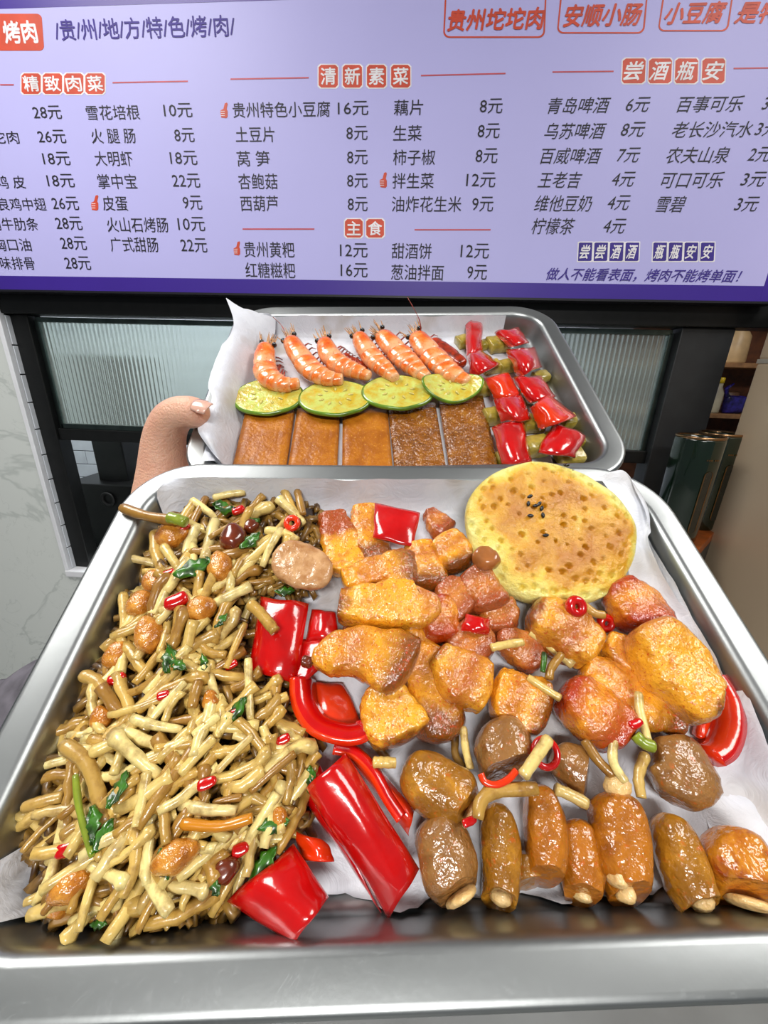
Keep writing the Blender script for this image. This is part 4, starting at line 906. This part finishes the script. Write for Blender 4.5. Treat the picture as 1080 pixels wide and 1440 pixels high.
# ------------------------------------------------------------------ the wall around the serving hatch
YS, YW, YF, YK = 1.36, 1.41, 1.45, 2.7
m = Mat('marble_panel', .18, coat=.3)
n1 = m.noise(1.1, 6, .6, 1.2); vein = m.ramp(n1, [(.484, 0.), (.498, .75), (.512, 0.)]); vv = m.ramp(m.noise(2.3, 5, .6, 1.6), [(.495, 0.), (.5, .4), (.505, 0.)])
m.col(m.mix(m.math('MULTIPLY', m.math('MAXIMUM', vein, vv), .6), m.mix(m.noise(.8, 2), 'dce0dc', 'cdd2ce'), '9aa39f')); MARB = m.m
BLK = simple('black_powder_coated_metal', '131414', .4, scale=30, var=.2, spec=.35); DRK = simple('dark_grey_panel', '222426', .5, scale=20, var=.1)
WHT = simple('white_trim', 'e9ebef', .35, scale=10, var=.03); TILE = simple('white_wall_tile', 'dfe4ea', .15, coat=.5, scale=8, var=.04); GROUT = simple('dark_grout', '17181a', .9)
xT = onY(38, 600, YW).x; xTi = onY(44, 600, YW).x; p_sill = onY(80, 800, YW)
xR = onY(1010, 560, YF).x; zs = p_sill.z; zl = onY(500, 452, YF).z; zlt = onY(500, 416, YS).z
def struct(o, name=None): o['kind'] = 'structure'; return o
struct(MB().box((-4, -3, -.05), (4, 3.2, 0)).build('floor', simple('grey_floor_tile', '8d8f8e', .35, scale=3, var=.06)))
struct(MB().box((-4, -3, 3.1), (4, 3.2, 3.15)).build('ceiling', simple('white_ceiling', 'c4c4c2', .9, scale=3, var=.02)))
# marble front wall as three panels around the hatch
wl = MB().box((-4, YW, 0), (xT, YW+.14, 3.1)).box((xT, YW, 0), (xR, YW+.14, zs-.025)).box((xT, YW, zlt+.85), (4, YW+.14, 3.1))
struct(wl.build('wall_front', MARB))
struct(MB().box((xT, YW-.012, zs-.03), (xR, YF+.06, zs), .004).build('trim_1', WHT))
struct(MB().box((xT, YW-.008, zs), (xTi, YW+.012, 3.0), .002).build('trim_2', WHT))
# tiled jamb
jm = MB().box((xT-.02, YW+.012, zs), (xTi-.004, YF+.02, 2.2)).build('wall_left', GROUT); struct(jm)
tzs = zs; th_ = .1; tm = mesh('tile', *(lambda b: (b.v, b.f))(MB().box((-.004, 0, .0015), (.004, YF-YW-.014, th_-.003), .0012)), TILE, False)
k = 0
while tzs < 2.1: obj('tile', tm, jm, Matrix.Translation((xTi-.002, YW+.013, tzs))); tzs += th_; k += 1
# black lintel beam, posts and rails (the window frame)
fr = empty('window_frame', Matrix.Translation((0, YF, zs))); tag(fr, 'black metal frame of the serving hatch under the menu board', 'frame')
def fbox(name, a, b, mat=BLK, bev=.003): return MB().box(Vector(a)-Vector((0, YF, zs)), Vector(b)-Vector((0, YF, zs)), bev).build(name, mat, fr)
xp0 = onY(54, 600, YF).x; xp1 = onY(80, 600, YF).x; zg0 = onY(200, 607, YF).z
fbox('lintel', (-2.2, YF-.038, zl), (xR+.6, YF+.05, zlt+.04))
fbox('post', (xp0, YF-.01, zs), (xp1, YF+.05, zl))
fbox('rail', (xp1, YF, zg0-.045), (xR-.1, YF+.05, zg0))
xq0 = onY(955, 460, YF).x
fbox('mullion', (-.13, YF-.006, zs), (-.05, YF+.05, zl))
fbox('dark_side_panel', (xq0, YF-.02, zs), (onY(1012, 520, YF).x, YF+.05, zl), DRK)
# fluted panes
GEDGE = simple('pane_edge_metal', '5f6d68', .3, 1, scale=20, var=.1)
gm = Mat('fluted_glass', .18, trans=.85, spec=.5); gm.b.inputs['IOR'].default_value = 1.45; gm.base('dbe6e0'); GLS = gm.m
def pane(x0, x1, z0, z1, label, yo):
    root = empty('fluted_glass_pane', Matrix.Translation(((x0+x1)/2, YF+yo, z0))); tag(root, label, 'glass pane', 'fluted glass panes of the hatch')
    w_ = x1-x0; n = int(w_/.016)*6; v = []; f = []; H = z1-z0
    for i in range(n+1):
        x = -w_/2+w_*i/n; y = -.0034*abs(math.sin(math.pi*i/6)); v += [(x, y, 0), (x, y, H)]
    for i in range(n+1): x = -w_/2+w_*i/n; v += [(x, .005, 0), (x, .005, H)]
    q = 2*(n+1)
    for i in range(n): f += [(2*i, 2*i+2, 2*i+3, 2*i+1), (q+2*i, q+2*i+1, q+2*i+3, q+2*i+2)]
    f += [(0, 1, q+1, q), (2*n, q+2*n, q+2*n+1, 2*n+1)]
    obj('glass', mesh('glass', v, f, GLS), root)
    for nm, a, b in (('bottom_channel', (-w_/2, -.012, -.012), (w_/2, .012, .006)), ('side_channel', (-w_/2-.006, -.012, -.012), (-w_/2+.008, .012, H)), ('side_channel', (w_/2-.008, -.012, -.012), (w_/2+.006, .012, H)), ('top_channel', (-w_/2, -.012, H-.006), (w_/2, .012, H+.01))):
        MB().box(a, b, .001).build(nm, GEDGE, root)
pane(xp1+.012, -.14, zg0+.012, zl-.015, 'left fluted glass pane beside the marble wall', .02)
pane(-.04, xq0-.01, onY(880, 640, YF).z, zl-.015, 'right fluted glass pane behind the corner of the farther tray', .02)
# ------------------------------------------------------------------ kitchen behind
kb = MB().box((-3.7, YK, 0), (1.1, YK+.1, 3.1)).build('wall_back', GROUT); struct(kb)
tw_, thh = .2, .1; tms = mesh('tile', *(lambda b: (b.v, b.f))(MB().box((.0025, -.006, .0025), (tw_-.0025, .004, thh-.0025), .0015)), TILE, False)
row = 0; z = .6
while z < 1.9:
    x = -3.6-(tw_/2 if row % 2 else 0)
    while x < 1.0: obj('tile', tms, kb, Matrix.Translation((x, YK, z))); x += tw_
    z += thh; row += 1
struct(MB().box((-3.8, YF+.1, 0), (-3.7, YK+.1, 3.1)).build('wall_side', WHT))
# kitchen counter with a black hood duct and a black box with a round hole
cy = YF+.35
tag(MB().box((-3.0, YF+.12, 0), (1.0, YF+.62, zs-.02), .005).build('kitchen_counter', simple('steel_counter', '9a9fa0', .3, 1), origin=(-.6, YF+.3, 0)), 'steel kitchen counter behind the serving hatch', 'counter')
b0 = onY(118, 790, cy-.13); b1 = onY(250, 690, cy-.13)
hb = empty('black_box', Matrix.Translation(((b0.x+b1.x)/2, cy, zs-.02))); tag(hb, 'black appliance box with round hole and duct, behind the left hatch post', 'appliance')
bx = MB().box((b0.x-(b0.x+b1.x)/2, -.13, 0), (b1.x-(b0.x+b1.x)/2, .17, onY(150, 682, cy-.13).z-zs+.02), .006).build('housing', BLK, hb)
hc = onY(152, 702, cy-.135)-hb.matrix_world.translation
MB().lathe([(.022, 0), (.034, 0), (.036, .006), (.030, .009), (.024, .006), (.022, -.002)], hc, 24, (0, -1, 0), cap=False).build('round_port', simple('black_rubber', '08090a', .6), hb, True)
d0 = onY(148, 660, cy).x-hb.location.x; d1 = onY(184, 640, cy).x-hb.location.x
MB().box((d0, -.05, .1), (d1, .1, .9), .005).build('duct', BLK, hb)
MB().lathe([(.0001, 0), (.012, 0), (.013, .004), (.008, .008), (.0001, .009)], onY(190, 682, cy-.1)-hb.matrix_world.translation, 16).build('knob', simple('steel_knob', '8a8c8e', .25, 1), hb, True)
# green jar on the sill
gp = onZ(123, 783, zs); gp = Vector((gp.x, YF-.035, zs)) if gp.y > YF else gp
gp = Vector((onY(123, 780, YF+.09).x, YF+.09, zs-.0))
gj = empty('green_jar', Matrix.Translation(gp)); tag(gj, 'small green jar standing on the white sill at the foot of the black post', 'jar')
GG = Mat('green_glass', .15, trans=.4); GG.base('5f9a3c')
MB().lathe([(.024, 0), (.028, .004), (.028, .05), (.024, .058)], n=20).build('jar_body', GG.m, gj, True); MB().lathe([(.026, .058), (.027, .06), (.027, .082), (.024, .085)], n=20).build('lid', simple('dark_green_lid', '2c5a22', .4), gj, True)
# ------------------------------------------------------------------ right: storage shelf, green canisters, champagne fridge
YR = 2.2
WOOD = simple('shelf_wood', 'a5764a', .5, scale=25, var=.15); WD2 = simple('shelf_back_wood', '6e3c1c', .6, scale=20, var=.2)
s0 = onY(985, 560, YR).x; s1 = s0+.75
sh = empty('storage_shelf', Matrix.Translation((s0, YR, 0))); tag(sh, 'brown wooden storage shelf between the dark panel and the champagne fridge', 'shelf')
zA = onY(1030, 510, YR).z; zB = onY(1010, 582, YR).z
MB().box((-.25, .3, 0), (.85, .32, 2.2)).build('back_panel', WD2, sh); MB().box((.82, 0, 0), (.85, .3, 2.2)).build('side_panel', WD2, sh)
zC = onY(1003, 616, YR+.05).z
for z in (zA, zB, zC, zA+.34): MB().box((-.25, 0, z-.022), (.82, .3, z), .002).build('shelf_board', WOOD, sh)
def bottle(px, py, zt, prof, mat, label, cat='bottle', name='bottle', lid=None, y=YR+.12):
    x = onY(px, py, y).x; e = empty(name, Matrix.Translation((x, y, zt))); tag(e, label, cat); MB().lathe(prof, n=18).build('container', mat, e, True)
    if lid: MB().lathe(lid[0], n=16).build('lid', lid[1], e, True)
CRM = simple('cream_plastic', 'c9a777', .4); YEL = simple('yellow_cap', 'e8c41c', .4); BLU = simple('blue_violet_foil', '3a2f9c', .3, scale=40, var=.4); CLR = simple('pale_bottle', 'b8ae94', .2)
bottle(1030, 500, zA, [(.055, 0), (.06, .01), (.055, .13), (.035, .16), (.03, .2)], CRM, 'cream jar on the upper shelf board behind the dark panel', 'jar', 'jar', ([(.04, .2), (.04, .225), (.035, .23)], BLK))
bottle(1025, 545, zB, [(.05, 0), (.055, .01), (.055, .1), (.045, .11)], simple('dim_pot', '6b4a34', .5), 'round brown pot at the back of the lower shelf board', 'pot', 'pot', y=YR+.2)
bottle(1003, 575, zB, [(.024, 0), (.026, .01), (.026, .1), (.012, .13), (.012, .15)], CLR, 'small pale bottle with yellow cap on the lower shelf board', 'bottle', 'bottle', ([(.014, .15), (.014, .175), (.01, .178)], YEL), y=YR+.05)
pk = onY(1030, 574, YR+.06); bb = MB(); 
bb.box((-.05, -.015, 0), (.05, .02, .09), .012); bb.tube([(-.045, 0, .085), (-.06, 0, .125), (-.03, 0, .15)], [.014, .012, .004], 8)
tag(bb.build('snack_packet', BLU, smooth=True, mtx=Matrix.Translation((pk.x, YR+.06, zB))), 'crumpled blue-violet foil packet on the lower shelf board', 'packet')
# wood stand and canisters
YC = 1.22
GRN = simple('dark_green_enamel', '061a0b', .15, coat=.8, scale=10, var=.1); GOLD = simple('rose_gold_trim', 'a8825c', .25, 1)
cb0 = onY(985, 757, YC); 
def skew(z0, z1):                                    # a board turned so that its right edge runs towards the back right
    A = [(onY(880, 757, YC-.09).x, YC-.09), (onY(988, 757, YC-.09).x, YC-.09), (onY(1012, 757, 1.40).x, 1.405), (onY(905, 757, 1.40).x, 1.405)]
    b = MB(); b.add([(x, y, z0) for x, y in A]+[(x, y, z1) for x, y in A], [(0, 1, 2, 3), (4, 5, 6, 7), (0, 1, 5, 4), (1, 2, 6, 5), (2, 3, 7, 6), (3, 0, 4, 7)]); return b
ct = tag(skew(cb0.z-.03, cb0.z).build('wooden_tray', simple('orange_brown_wood', 'a4521c', .4, scale=30, var=.15), origin=(cb0.x, YC, cb0.z-.03)), 'orange-brown wooden tray under the dark green canisters', 'tray')
def canister(px, y, label, ht, r):
    x = onY(px, 700, y).x; e = empty('canister', Matrix.Translation((x, y, cb0.z))); tag(e, label, 'canister', 'dark green canisters')
    MB().lathe([(r*.93, 0), (r, .008), (r, ht-.006), (r*.97, ht), (r*.86, ht), (r*.84, ht-.006), (r*.83, ht-.05), (.0005, ht-.05)], n=40, cap=False).build('body', GRN, e, True)
    MB().lathe([(r*.88, ht-.002), (r*.99, ht-.002), (r*1.0, ht+.004), (r*.95, ht+.006), (r*.88, ht+.004)], n=40, cap=False).build('gold_rim', GOLD, e, True)
    # slot window with a gold frame, on the side facing the room
    a0 = math.radians(-80)
    def arc(w0, w1, z0, z1, dr, name, mat):
        mb = MB(); v = []; f = []; n = 20; L = []
        for k in range(n+1):
            q = math.pi*k/n; L.append((math.cos(q), math.sin(q), 1))
        for k in range(n+1):
            q = math.pi+math.pi*k/n; L.append((math.cos(q), math.sin(q), -1))
        for wx in (w0, w1):
            for cx_, sx_, sg in L: ang = a0+cx_*wx/r; zz = (z1-wx if sg > 0 else z0+wx)+sx_*wx; v.append((math.cos(ang)*(r+dr), math.sin(ang)*(r+dr), zz))
        m_ = len(L)
        if w0 < 1e-5: f = [tuple(range(m_, 2*m_))]
        else: f = [(k, (k+1) % m_, m_+(k+1) % m_, m_+k) for k in range(m_)]
        mb.add(v, f); mb.build(name, mat, e)
    arc(0, .011, ht*.12, ht*.72, .0012, 'level_window', simple('dark_window', '2c2a22', .2)); arc(.010, .0135, ht*.12, ht*.72, .0018, 'window_frame', GOLD)
    for k in range(7):
        if k == 3: continue
        ang = a0+(k-3)*.09; MB().box((-.002, -.0005, -.002), (.002, .0005, .002)).build('lettering', GOLD, e, mtx=Matrix.Translation((math.cos(ang)*(r+.001), math.sin(ang)*(r+.001), ht*.82))@Matrix.Rotation(ang+math.pi/2, 4, 'Z'))
    return e
zt_ = onY(965, 617, YC-.05).z
canister(960, YC, 'front dark green canister with rose-gold rim and slot window', zt_-cb0.z, .062)
canister(987, YC+.13, 'rear dark green canister, half hidden behind the front one', onY(990, 611, YC+.10).z-cb0.z, .062)
# small stacked packets beside the canisters
for i, cl in enumerate(('d9b48a', '202020', 'e2d8c0', 'c8a82c')):
    q = onY(1012, 700, 1.60); q.z = zP = onY(1000, 740, 1.60).z+i*.066
    tag(MB().box((-.05, -.03, 0), (.05, .03, .065), .006).build('small_packet', simple('packet_%d' % i, cl, .5, scale=60, var=.3)), ('tan packet, lowest beside the canister', 'black packet just above the tan one', 'cream packet between the black and yellow ones', 'yellow packet, topmost beside the rear canister')[i], 'packet', 'packets piled beside the canisters').location = q
zP0 = onY(1000, 740, 1.60).z
tag(MB().box((1.0, 1.56, 0), (1.5, 1.66, zP0), .004).build('packet_stand', simple('dark_stand', '2a2420', .5), origin=(1.2, 1.6, 0)), 'low dark stand under the pile of packets', 'stand')
tag(skew(0, cb0.z-.031).build('service_ledge', simple('dark_ledge', '3a3836', .4), origin=(cb0.x, YC, 0)), 'dark ledge carrying the wooden tray and canisters', 'counter')
q = onY(1003, 612, YR+.05); tag(MB().box((-.07, -.04, 0), (.07, .04, .022), .006).build('red_packet', simple('red_foil', 'c02020', .35)), 'red packet on the lowest visible shelf board', 'packet').location = (q.x, q.y, zC)
bk = onY(880, 690, YF+.3); tag(MB().box((-.12, -.1, 0), (.12, .1, max(.1, bk.z+.04-zs+.02)), .01).build('bottle_crate', simple('dark_red_crate', '3a2420', .6, scale=40, var=.5)), 'dark reddish crate under the right glass pane', 'crate').location = (bk.x, bk.y, zs-.02)
# fridge
YFr = .93; e0 = onY(1022, 640, YFr+.4)
CH = Mat('champagne_metal', .4, .25); CH.col(CH.mix(CH.noise(4, 2), 'dcc4a6', 'cdb596')); CHM = CH.m
fg = empty('fridge', Matrix.Translation((e0.x+.35, YFr+.3, 0))); tag(fg, 'tall champagne-coloured fridge at the right edge', 'fridge')
zt = onX(1070, 508, e0.x).z
MB().box((-.35, -.3, 0), (.35, .1, zt-.004), .008).build('lower_door', CHM, fg); MB().box((-.35, -.3, zt+.004), (.35, .1, 1.72), .008).build('upper_door', CHM, fg)
MB().box((-.3505, -.3005, zt-.006), (.3505, .1005, zt+.006)).build('bright_seam', simple('bright_seam', 'e6dccc', .3, .5), fg)
# ------------------------------------------------------------------ menu board
LAV = simple('lavender_print', 'bbb8ec', .45, scale=1.2, var=.02, spec=.25); PUR = simple('purple_print', '3d2490', .4, scale=3, var=.03); INK = simple('ink_black', '100e1c', .6); INKP = simple('ink_purple', '36208c', .6)
RDP = simple('print_red', 'd5492c', .5); RDL = simple('print_red_line', 'c8505c', .5); WPR = simple('print_white', 'f4f0f4', .5)
sc_ = lambda px, py: onY(px, py, YS-.001)
zb = sum(onY(x, y, YS).z for x, y in ((0, 407), (360, 410), (700, 417), (1080, 424)))/4; zi = sum(onY(x, y, YS).z for x, y in ((0, 388), (360, 392.5), (720, 397.5), (1075, 402)))/4
zt_i = sum(onY(x, y, YS).z for x, y in ((0, 13), (167, 8), (360, 0)))/3; xr_i = onY(1075, 400, YS).x
xl, xr = -2.2, xr_i+.05; ztop = zt_i+.06; org_b = Vector(((xl+xr)/2, YS, zb))
bd = empty('menu_board', Matrix.Translation(org_b)); tag(bd, 'lavender menu board with purple border above the hatch', 'sign')
def bbox(name, a, b, mat, bev=0): return MB().box(Vector(a)-org_b, Vector(b)-org_b, bev).build(name, mat, bd)
bbox('panel', (xl, YS, zb), (xr, YS+.045, ztop), LAV)
tag(bbox('border', (xl, YS-.0004, zb-.002), (xr, YS+.0001, zi), PUR), 'purple bottom border'); tag(bbox('border', (xl, YS-.0004, zt_i), (xr, YS+.0001, ztop), PUR), 'purple top border'); tag(bbox('border', (xr_i, YS-.0006, zb), (xr, YS+.0001, ztop), PUR), 'purple right border')
bbox('bottom_edge', (xl, YS-.002, zb-.008), (xr, YS+.045, zb-.002), simple('board_edge', '15141c', .4))
def flat(name, pts, mat, off, parent=bd):
    v = [Vector((x, YS-off, z))-org_b for x, z in pts]; n = len(v); v += [p+Vector((0, off-.00005, 0)) for p in v]
    f = [tuple(range(n)), tuple(range(2*n-1, n-1, -1))]+[(k, k+n, (k+1) % n+n, (k+1) % n) for k in range(n)]
    return obj(name, mesh(name, v, f, mat, False), parent)
def text(body, x0, x1, yc, h, mat=INK, name='dish_name', off=.0009, bold=0, shear=0, parent=bd, thick=0):
    cu = bpy.data.curves.new('t', 'FONT'); cu.body = body; cu.offset = bold; cu.shear = shear; cu.resolution_u = 2
    o = bpy.data.objects.new('t', cu); C.objects.link(o); bpy.context.view_layer.update()
    me = bpy.data.meshes.new_from_object(o.evaluated_get(bpy.context.evaluated_depsgraph_get())); bpy.data.objects.remove(o); bpy.data.curves.remove(cu)
    if not me.vertices: return
    xs = [v.co.x for v in me.vertices]; ys = [v.co.y for v in me.vertices]
    a, b = sc_(x0, yc), sc_(x1, yc); t, u = sc_((x0+x1)/2, yc-h/2), sc_((x0+x1)/2, yc+h/2)
    sx = (b.x-a.x)/(max(xs)-min(xs)); sz = (t.z-u.z)/(max(ys)-min(ys)); zc = (t.z+u.z)/2; my = (max(ys)+min(ys))/2
    for v in me.vertices: v.co = Vector((a.x+(v.co.x-min(xs))*sx, YS-off, zc+(v.co.y-my)*sz))-org_b
    if thick:                                        # heavier brush lettering: the same outlines laid over each other, slightly shifted
        bm = bmesh.new()
        for q, (ex, ez) in enumerate(((0, 0), (1, .3), (-1, -.3), (.3, -1), (-.3, 1))):
            c_ = me.copy()
            for v in c_.vertices: v.co += Vector((ex*thick, -q*.00004, ez*thick))
            bm.from_mesh(c_); bpy.data.meshes.remove(c_)
        bm.to_mesh(me); bm.free()
    me.name = name; me.materials.clear(); me.materials.append(mat); return obj(name, me, parent)
ROW = [155, 190, 222, 255, 286, 315, 343, 369]
for i, (t, x0, x1) in enumerate([(None, 0, 0), ('坨肉', -12, 26), (None, 0, 0), ('鸡 皮', -6, 35), ('良鸡中翅', -2, 64), ('肉牛肋条', -14, 53), ('胸口油', -9, 43), ('味排骨', 0, 48)]):
    if t: text(t, x0, x1, (0, 193, 0, 256, 287, 315, 344, 370)[i], 18)
for i, (t, x0) in enumerate([('28元', 46), ('26元', 53), ('18元', 60), ('18元', 66), ('26元', 73), ('28元', 78), ('28元', 85), ('28元', 91)]):
    text(t, x0, x0+(40, 39, 38, 38, 37, 37, 36, 36)[i], (158, 192, 223, 254, 286, 314, 342, 370)[i], 19, name='dish_price')
for t, x0, x1, y in [('雪花培根', 121, 196, 158), ('火 腿 肠', 128, 190, 191), ('大明虾', 133, 186, 223), ('掌中宝', 137, 192, 255), ('皮蛋', 144, 179, 286), ('火山石烤肠', 150, 236, 316), ('广式甜肠', 155, 222, 344)]: text(t, x0, x1, y, 21)
for t, x0, x1, y in [('10元', 230, 270, 155), ('8元', 245, 273, 190), ('18元', 239, 277, 222), ('22元', 242, 281, 254), ('9元', 257, 284, 285), ('10元', 250, 288, 315), ('22元', 254, 291, 345)]: text(t, x0, x1, y, 20, name='dish_price')
for t, x0, x1, y in [('贵州特色小豆腐', 327, 464, 154), ('土豆片', 331, 386, 189), ('莴 笋', 333, 379, 223), ('杏鲍菇', 335, 390, 255), ('西葫芦', 338, 391, 286), ('贵州黄粑', 343, 414, 351), ('红糖糍粑', 345, 415, 380)]: text(t, x0, x1, y, 22)
for t, x0, x1, y in [('16元', 475, 518, 152), ('8元', 487, 517, 187), ('8元', 488, 517, 221), ('8元', 488, 517, 254), ('8元', 489, 517, 287), ('12元', 478, 517, 352), ('16元', 479, 517, 380)]: text(t, x0, x1, y, 20, name='dish_price')
for t, x0, x1, y in [('藕片', 554, 595, 151), ('生菜', 553, 593, 187), ('柿子椒', 553, 612, 221), ('拌生菜', 552, 610, 254), ('油炸花生米', 551, 649, 287), ('甜酒饼', 551, 607, 353), ('葱油拌面', 550, 624, 383)]: text(t, x0, x1, y, 22)
for t, x0, x1, y in [('8元', 675, 707, 149), ('8元', 672, 703, 184), ('8元', 669, 700, 219), ('12元', 656, 697, 253), ('9元', 664, 694, 287), ('12元', 648, 688, 353), ('9元', 657, 685, 383)]: text(t, x0, x1, y, 21, name='dish_price')
for t, x0, x1, y in [('青岛啤酒', 771, 858, 148), ('乌苏啤酒', 766, 852, 184), ('百威啤酒', 761, 846, 219), ('王老吉', 757, 818, 253), ('维他豆奶', 752, 833, 286), ('柠檬茶', 748, 808, 318)]: text(t, x0, x1, y, 23, shear=.18)
for t, x0, x1, y in [('6元', 881, 914, 147), ('8元', 874, 907, 182), ('7元', 869, 900, 218), ('4元', 861, 893, 252), ('4元', 855, 886, 285), ('4元', 849, 880, 318)]: text(t, x0, x1, y, 21, name='dish_price', shear=.18)
for t, x0, x1, y in [('百事可乐', 954, 1045, 146), ('老长沙汽水', 946, 1058, 182), ('农夫山泉', 938, 1025, 218), ('可口可乐', 931, 1017, 253), ('雪碧', 924, 964, 287)]: text(t, x0, x1, y, 23, shear=.18)
for t, x0, x1, y in [('3元', 1073, 1106, 145), ('3元', 1063, 1096, 181), ('2元', 1053, 1085, 217), ('3元', 1043, 1077, 252), ('3元', 1034, 1067, 287)]: text(t, x0, x1, y, 21, name='dish_price', shear=.18)
text('/贵/州/地/方/特/色/烤/肉/', 76, 330, 39, 30, INKP, 'subtitle', thick=.0005)
def quadpx(name, pts, mat, off): return flat(name, [(sc_(x, y).x, sc_(x, y).z) for x, y in pts], mat, off)
def rline(x0, y0, x1, y1): quadpx('red_line', [(x0, y0-1), (x1, y1-1), (x1, y1+1), (x0, y0+1)], RDL, .0005)
for q in [(0, 119, 19, 119), (158, 116, 264, 114), (324, 111, 434, 109), (592, 106, 711, 103), (777, 101, 863, 100), (1032, 96, 1090, 95), (341, 322, 442, 322), (583, 323, 690, 323)]: rline(*q)
def oct_(x0, y0, x1, y1, c, sl=0): return [(x0+c+sl, y0), (x1-c+sl, y0), (x1+sl*.7, y0+c), (x1+sl*.3, y1-c), (x1-c, y1), (x0+c, y1), (x0+sl*.3, y1-c), (x0+sl*.7, y0+c)]
def tiles(chars, xs, w_, y0, y1, mat, sl=0, rim=True, c=3.5, nm='heading_tile'):
    for ch, x in zip(chars, xs):
        if rim: quadpx('tile_rim', oct_(x-1.5, y0-1.5, x+w_+1.5, y1+1.5, c, sl), WPR, .00045)
        quadpx(nm, oct_(x, y0, x+w_, y1, c, sl), mat, .0006); text(ch, x+3+sl*.4, x+w_-3+sl*.4, (y0+y1)/2, (y1-y0)*.74, WPR, 'heading_character', .0009, 0, thick=.0007, shear=.15 if sl else 0)
tiles('精致肉菜', (30, 60, 90, 120), 27, 103, 132, RDP); tiles('清新素菜', (448, 482, 516, 550), 27, 91, 123, RDP); tiles('尝酒瓶安', (874, 911, 948, 986), 32, 82, 117, RDP, sl=3); tiles('主食', (485, 515), 25, 308, 334, RDP)
tiles('尝尝酒酒瓶瓶安安', (812, 834, 856, 878, 917, 939, 961, 984), 19, 341, 367, INKP, sl=3, c=1, nm='blue_tile')
text('做人不能看表面，烤肉不能烤单面！', 769, 1043, 387, 18, INKP, 'slogan', thick=.0004, shear=.25)
def rrect(x0, y0, x1, y1, r, sl=0, n=6):
    out = []
    for cx_, cy_, a0 in ((x1-r, y0+r, -90), (x1-r, y1-r, 0), (x0+r, y1-r, 90), (x0+r, y0+r, 180)):
        for k in range(n+1): a = math.radians(a0+90*k/n); yy = cy_+r*math.sin(a); out.append((cx_+r*math.cos(a)+sl*(y1-yy)/(y1-y0), yy))
    return out
quadpx('logo_tile', rrect(-60, 19, 62, 71, 7, -4), RDP, .0005); text('烤肉', 5, 51, 45, 31, WPR, 'logo_characters', .0009, thick=.0014)
def outline(x0, y0, x1, y1, sl):
    o_ = [(sc_(x, y).x, sc_(x, y).z) for x, y in rrect(x0, y0, x1, y1, 9, sl)]; i_ = [(sc_(x, y).x, sc_(x, y).z) for x, y in rrect(x0+2.2, y0+2.2, x1-2.2, y1-2.2, 7.5, sl)]; n = len(o_)
    v = [Vector((x, YS-.0006, z))-org_b for x, z in o_+i_]; obj('outline_box', mesh('outline_box', v, [(k, (k+1) % n, n+(k+1) % n, n+k) for k in range(n)], RDP, False), bd)
outline(623, -14, 766, 53, 3); outline(783, -16, 906, 47, 6); outline(925, -18, 1024, 44, 9)
text('贵州坨坨肉', 630, 765, 27, 30, RDP, 'featured_dish', thick=.0013, shear=.1); text('安顺小肠', 794, 902, 21, 31, RDP, 'featured_dish', thick=.0013, shear=.15); text('小豆腐', 936, 1020, 18, 30, RDP, 'featured_dish', thick=.0013, shear=.2); text('是特', 1036, 1100, 17, 30, RDP, 'featured_dish', thick=.0013, shear=.2)
for x, y in ((315, 156), (133, 286), (539, 254), (333, 350)):
    s_ = 1 if y < 300 else .9; P = [(-5, 3), (-5, -1), (-1, -3), (1, -11), (4, -12), (5, -10), (3.5, -3), (5, 0), (5, 8), (3, 10), (-4, 9)]
    quadpx('thumbs_up_mark', [(x+a*s_, y+b*s_) for a, b in P], RDP, .0006)
    for k in range(3): quadpx('finger_line', [(x-4.5*s_, y+(0+k*3)*s_), (x+1*s_, y+(0+k*3)*s_), (x+1*s_, y+(.8+k*3)*s_), (x-4.5*s_, y+(.8+k*3)*s_)], WPR, .0008)
# ceiling lamps that the light comes from (above and behind the view)
LED = Mat('led_diffuser', .5, emit='fff8ee', es=2.2).base('ffffff').m
for i, (x, y, sx_, sy_) in enumerate(((-1.2, .3, .9, .9), (1.4, .1, .9, .9), (.1, -2.35, 1.2, .6))):
    e = empty('ceiling_panel_lamp', Matrix.Translation((x, y, 3.04))); tag(e, ('square ceiling lamp left above the trays', 'square ceiling lamp right above the trays', 'long ceiling lamp behind the viewer')[i], 'lamp')
    MB().box((-sx_/2-.02, -sy_/2-.02, 0), (sx_/2+.02, sy_/2+.02, .06), .004).build('housing', WHT, e); MB().box((-sx_/2, -sy_/2, -.006), (sx_/2, sy_/2, .002)).build('diffuser', LED, e)
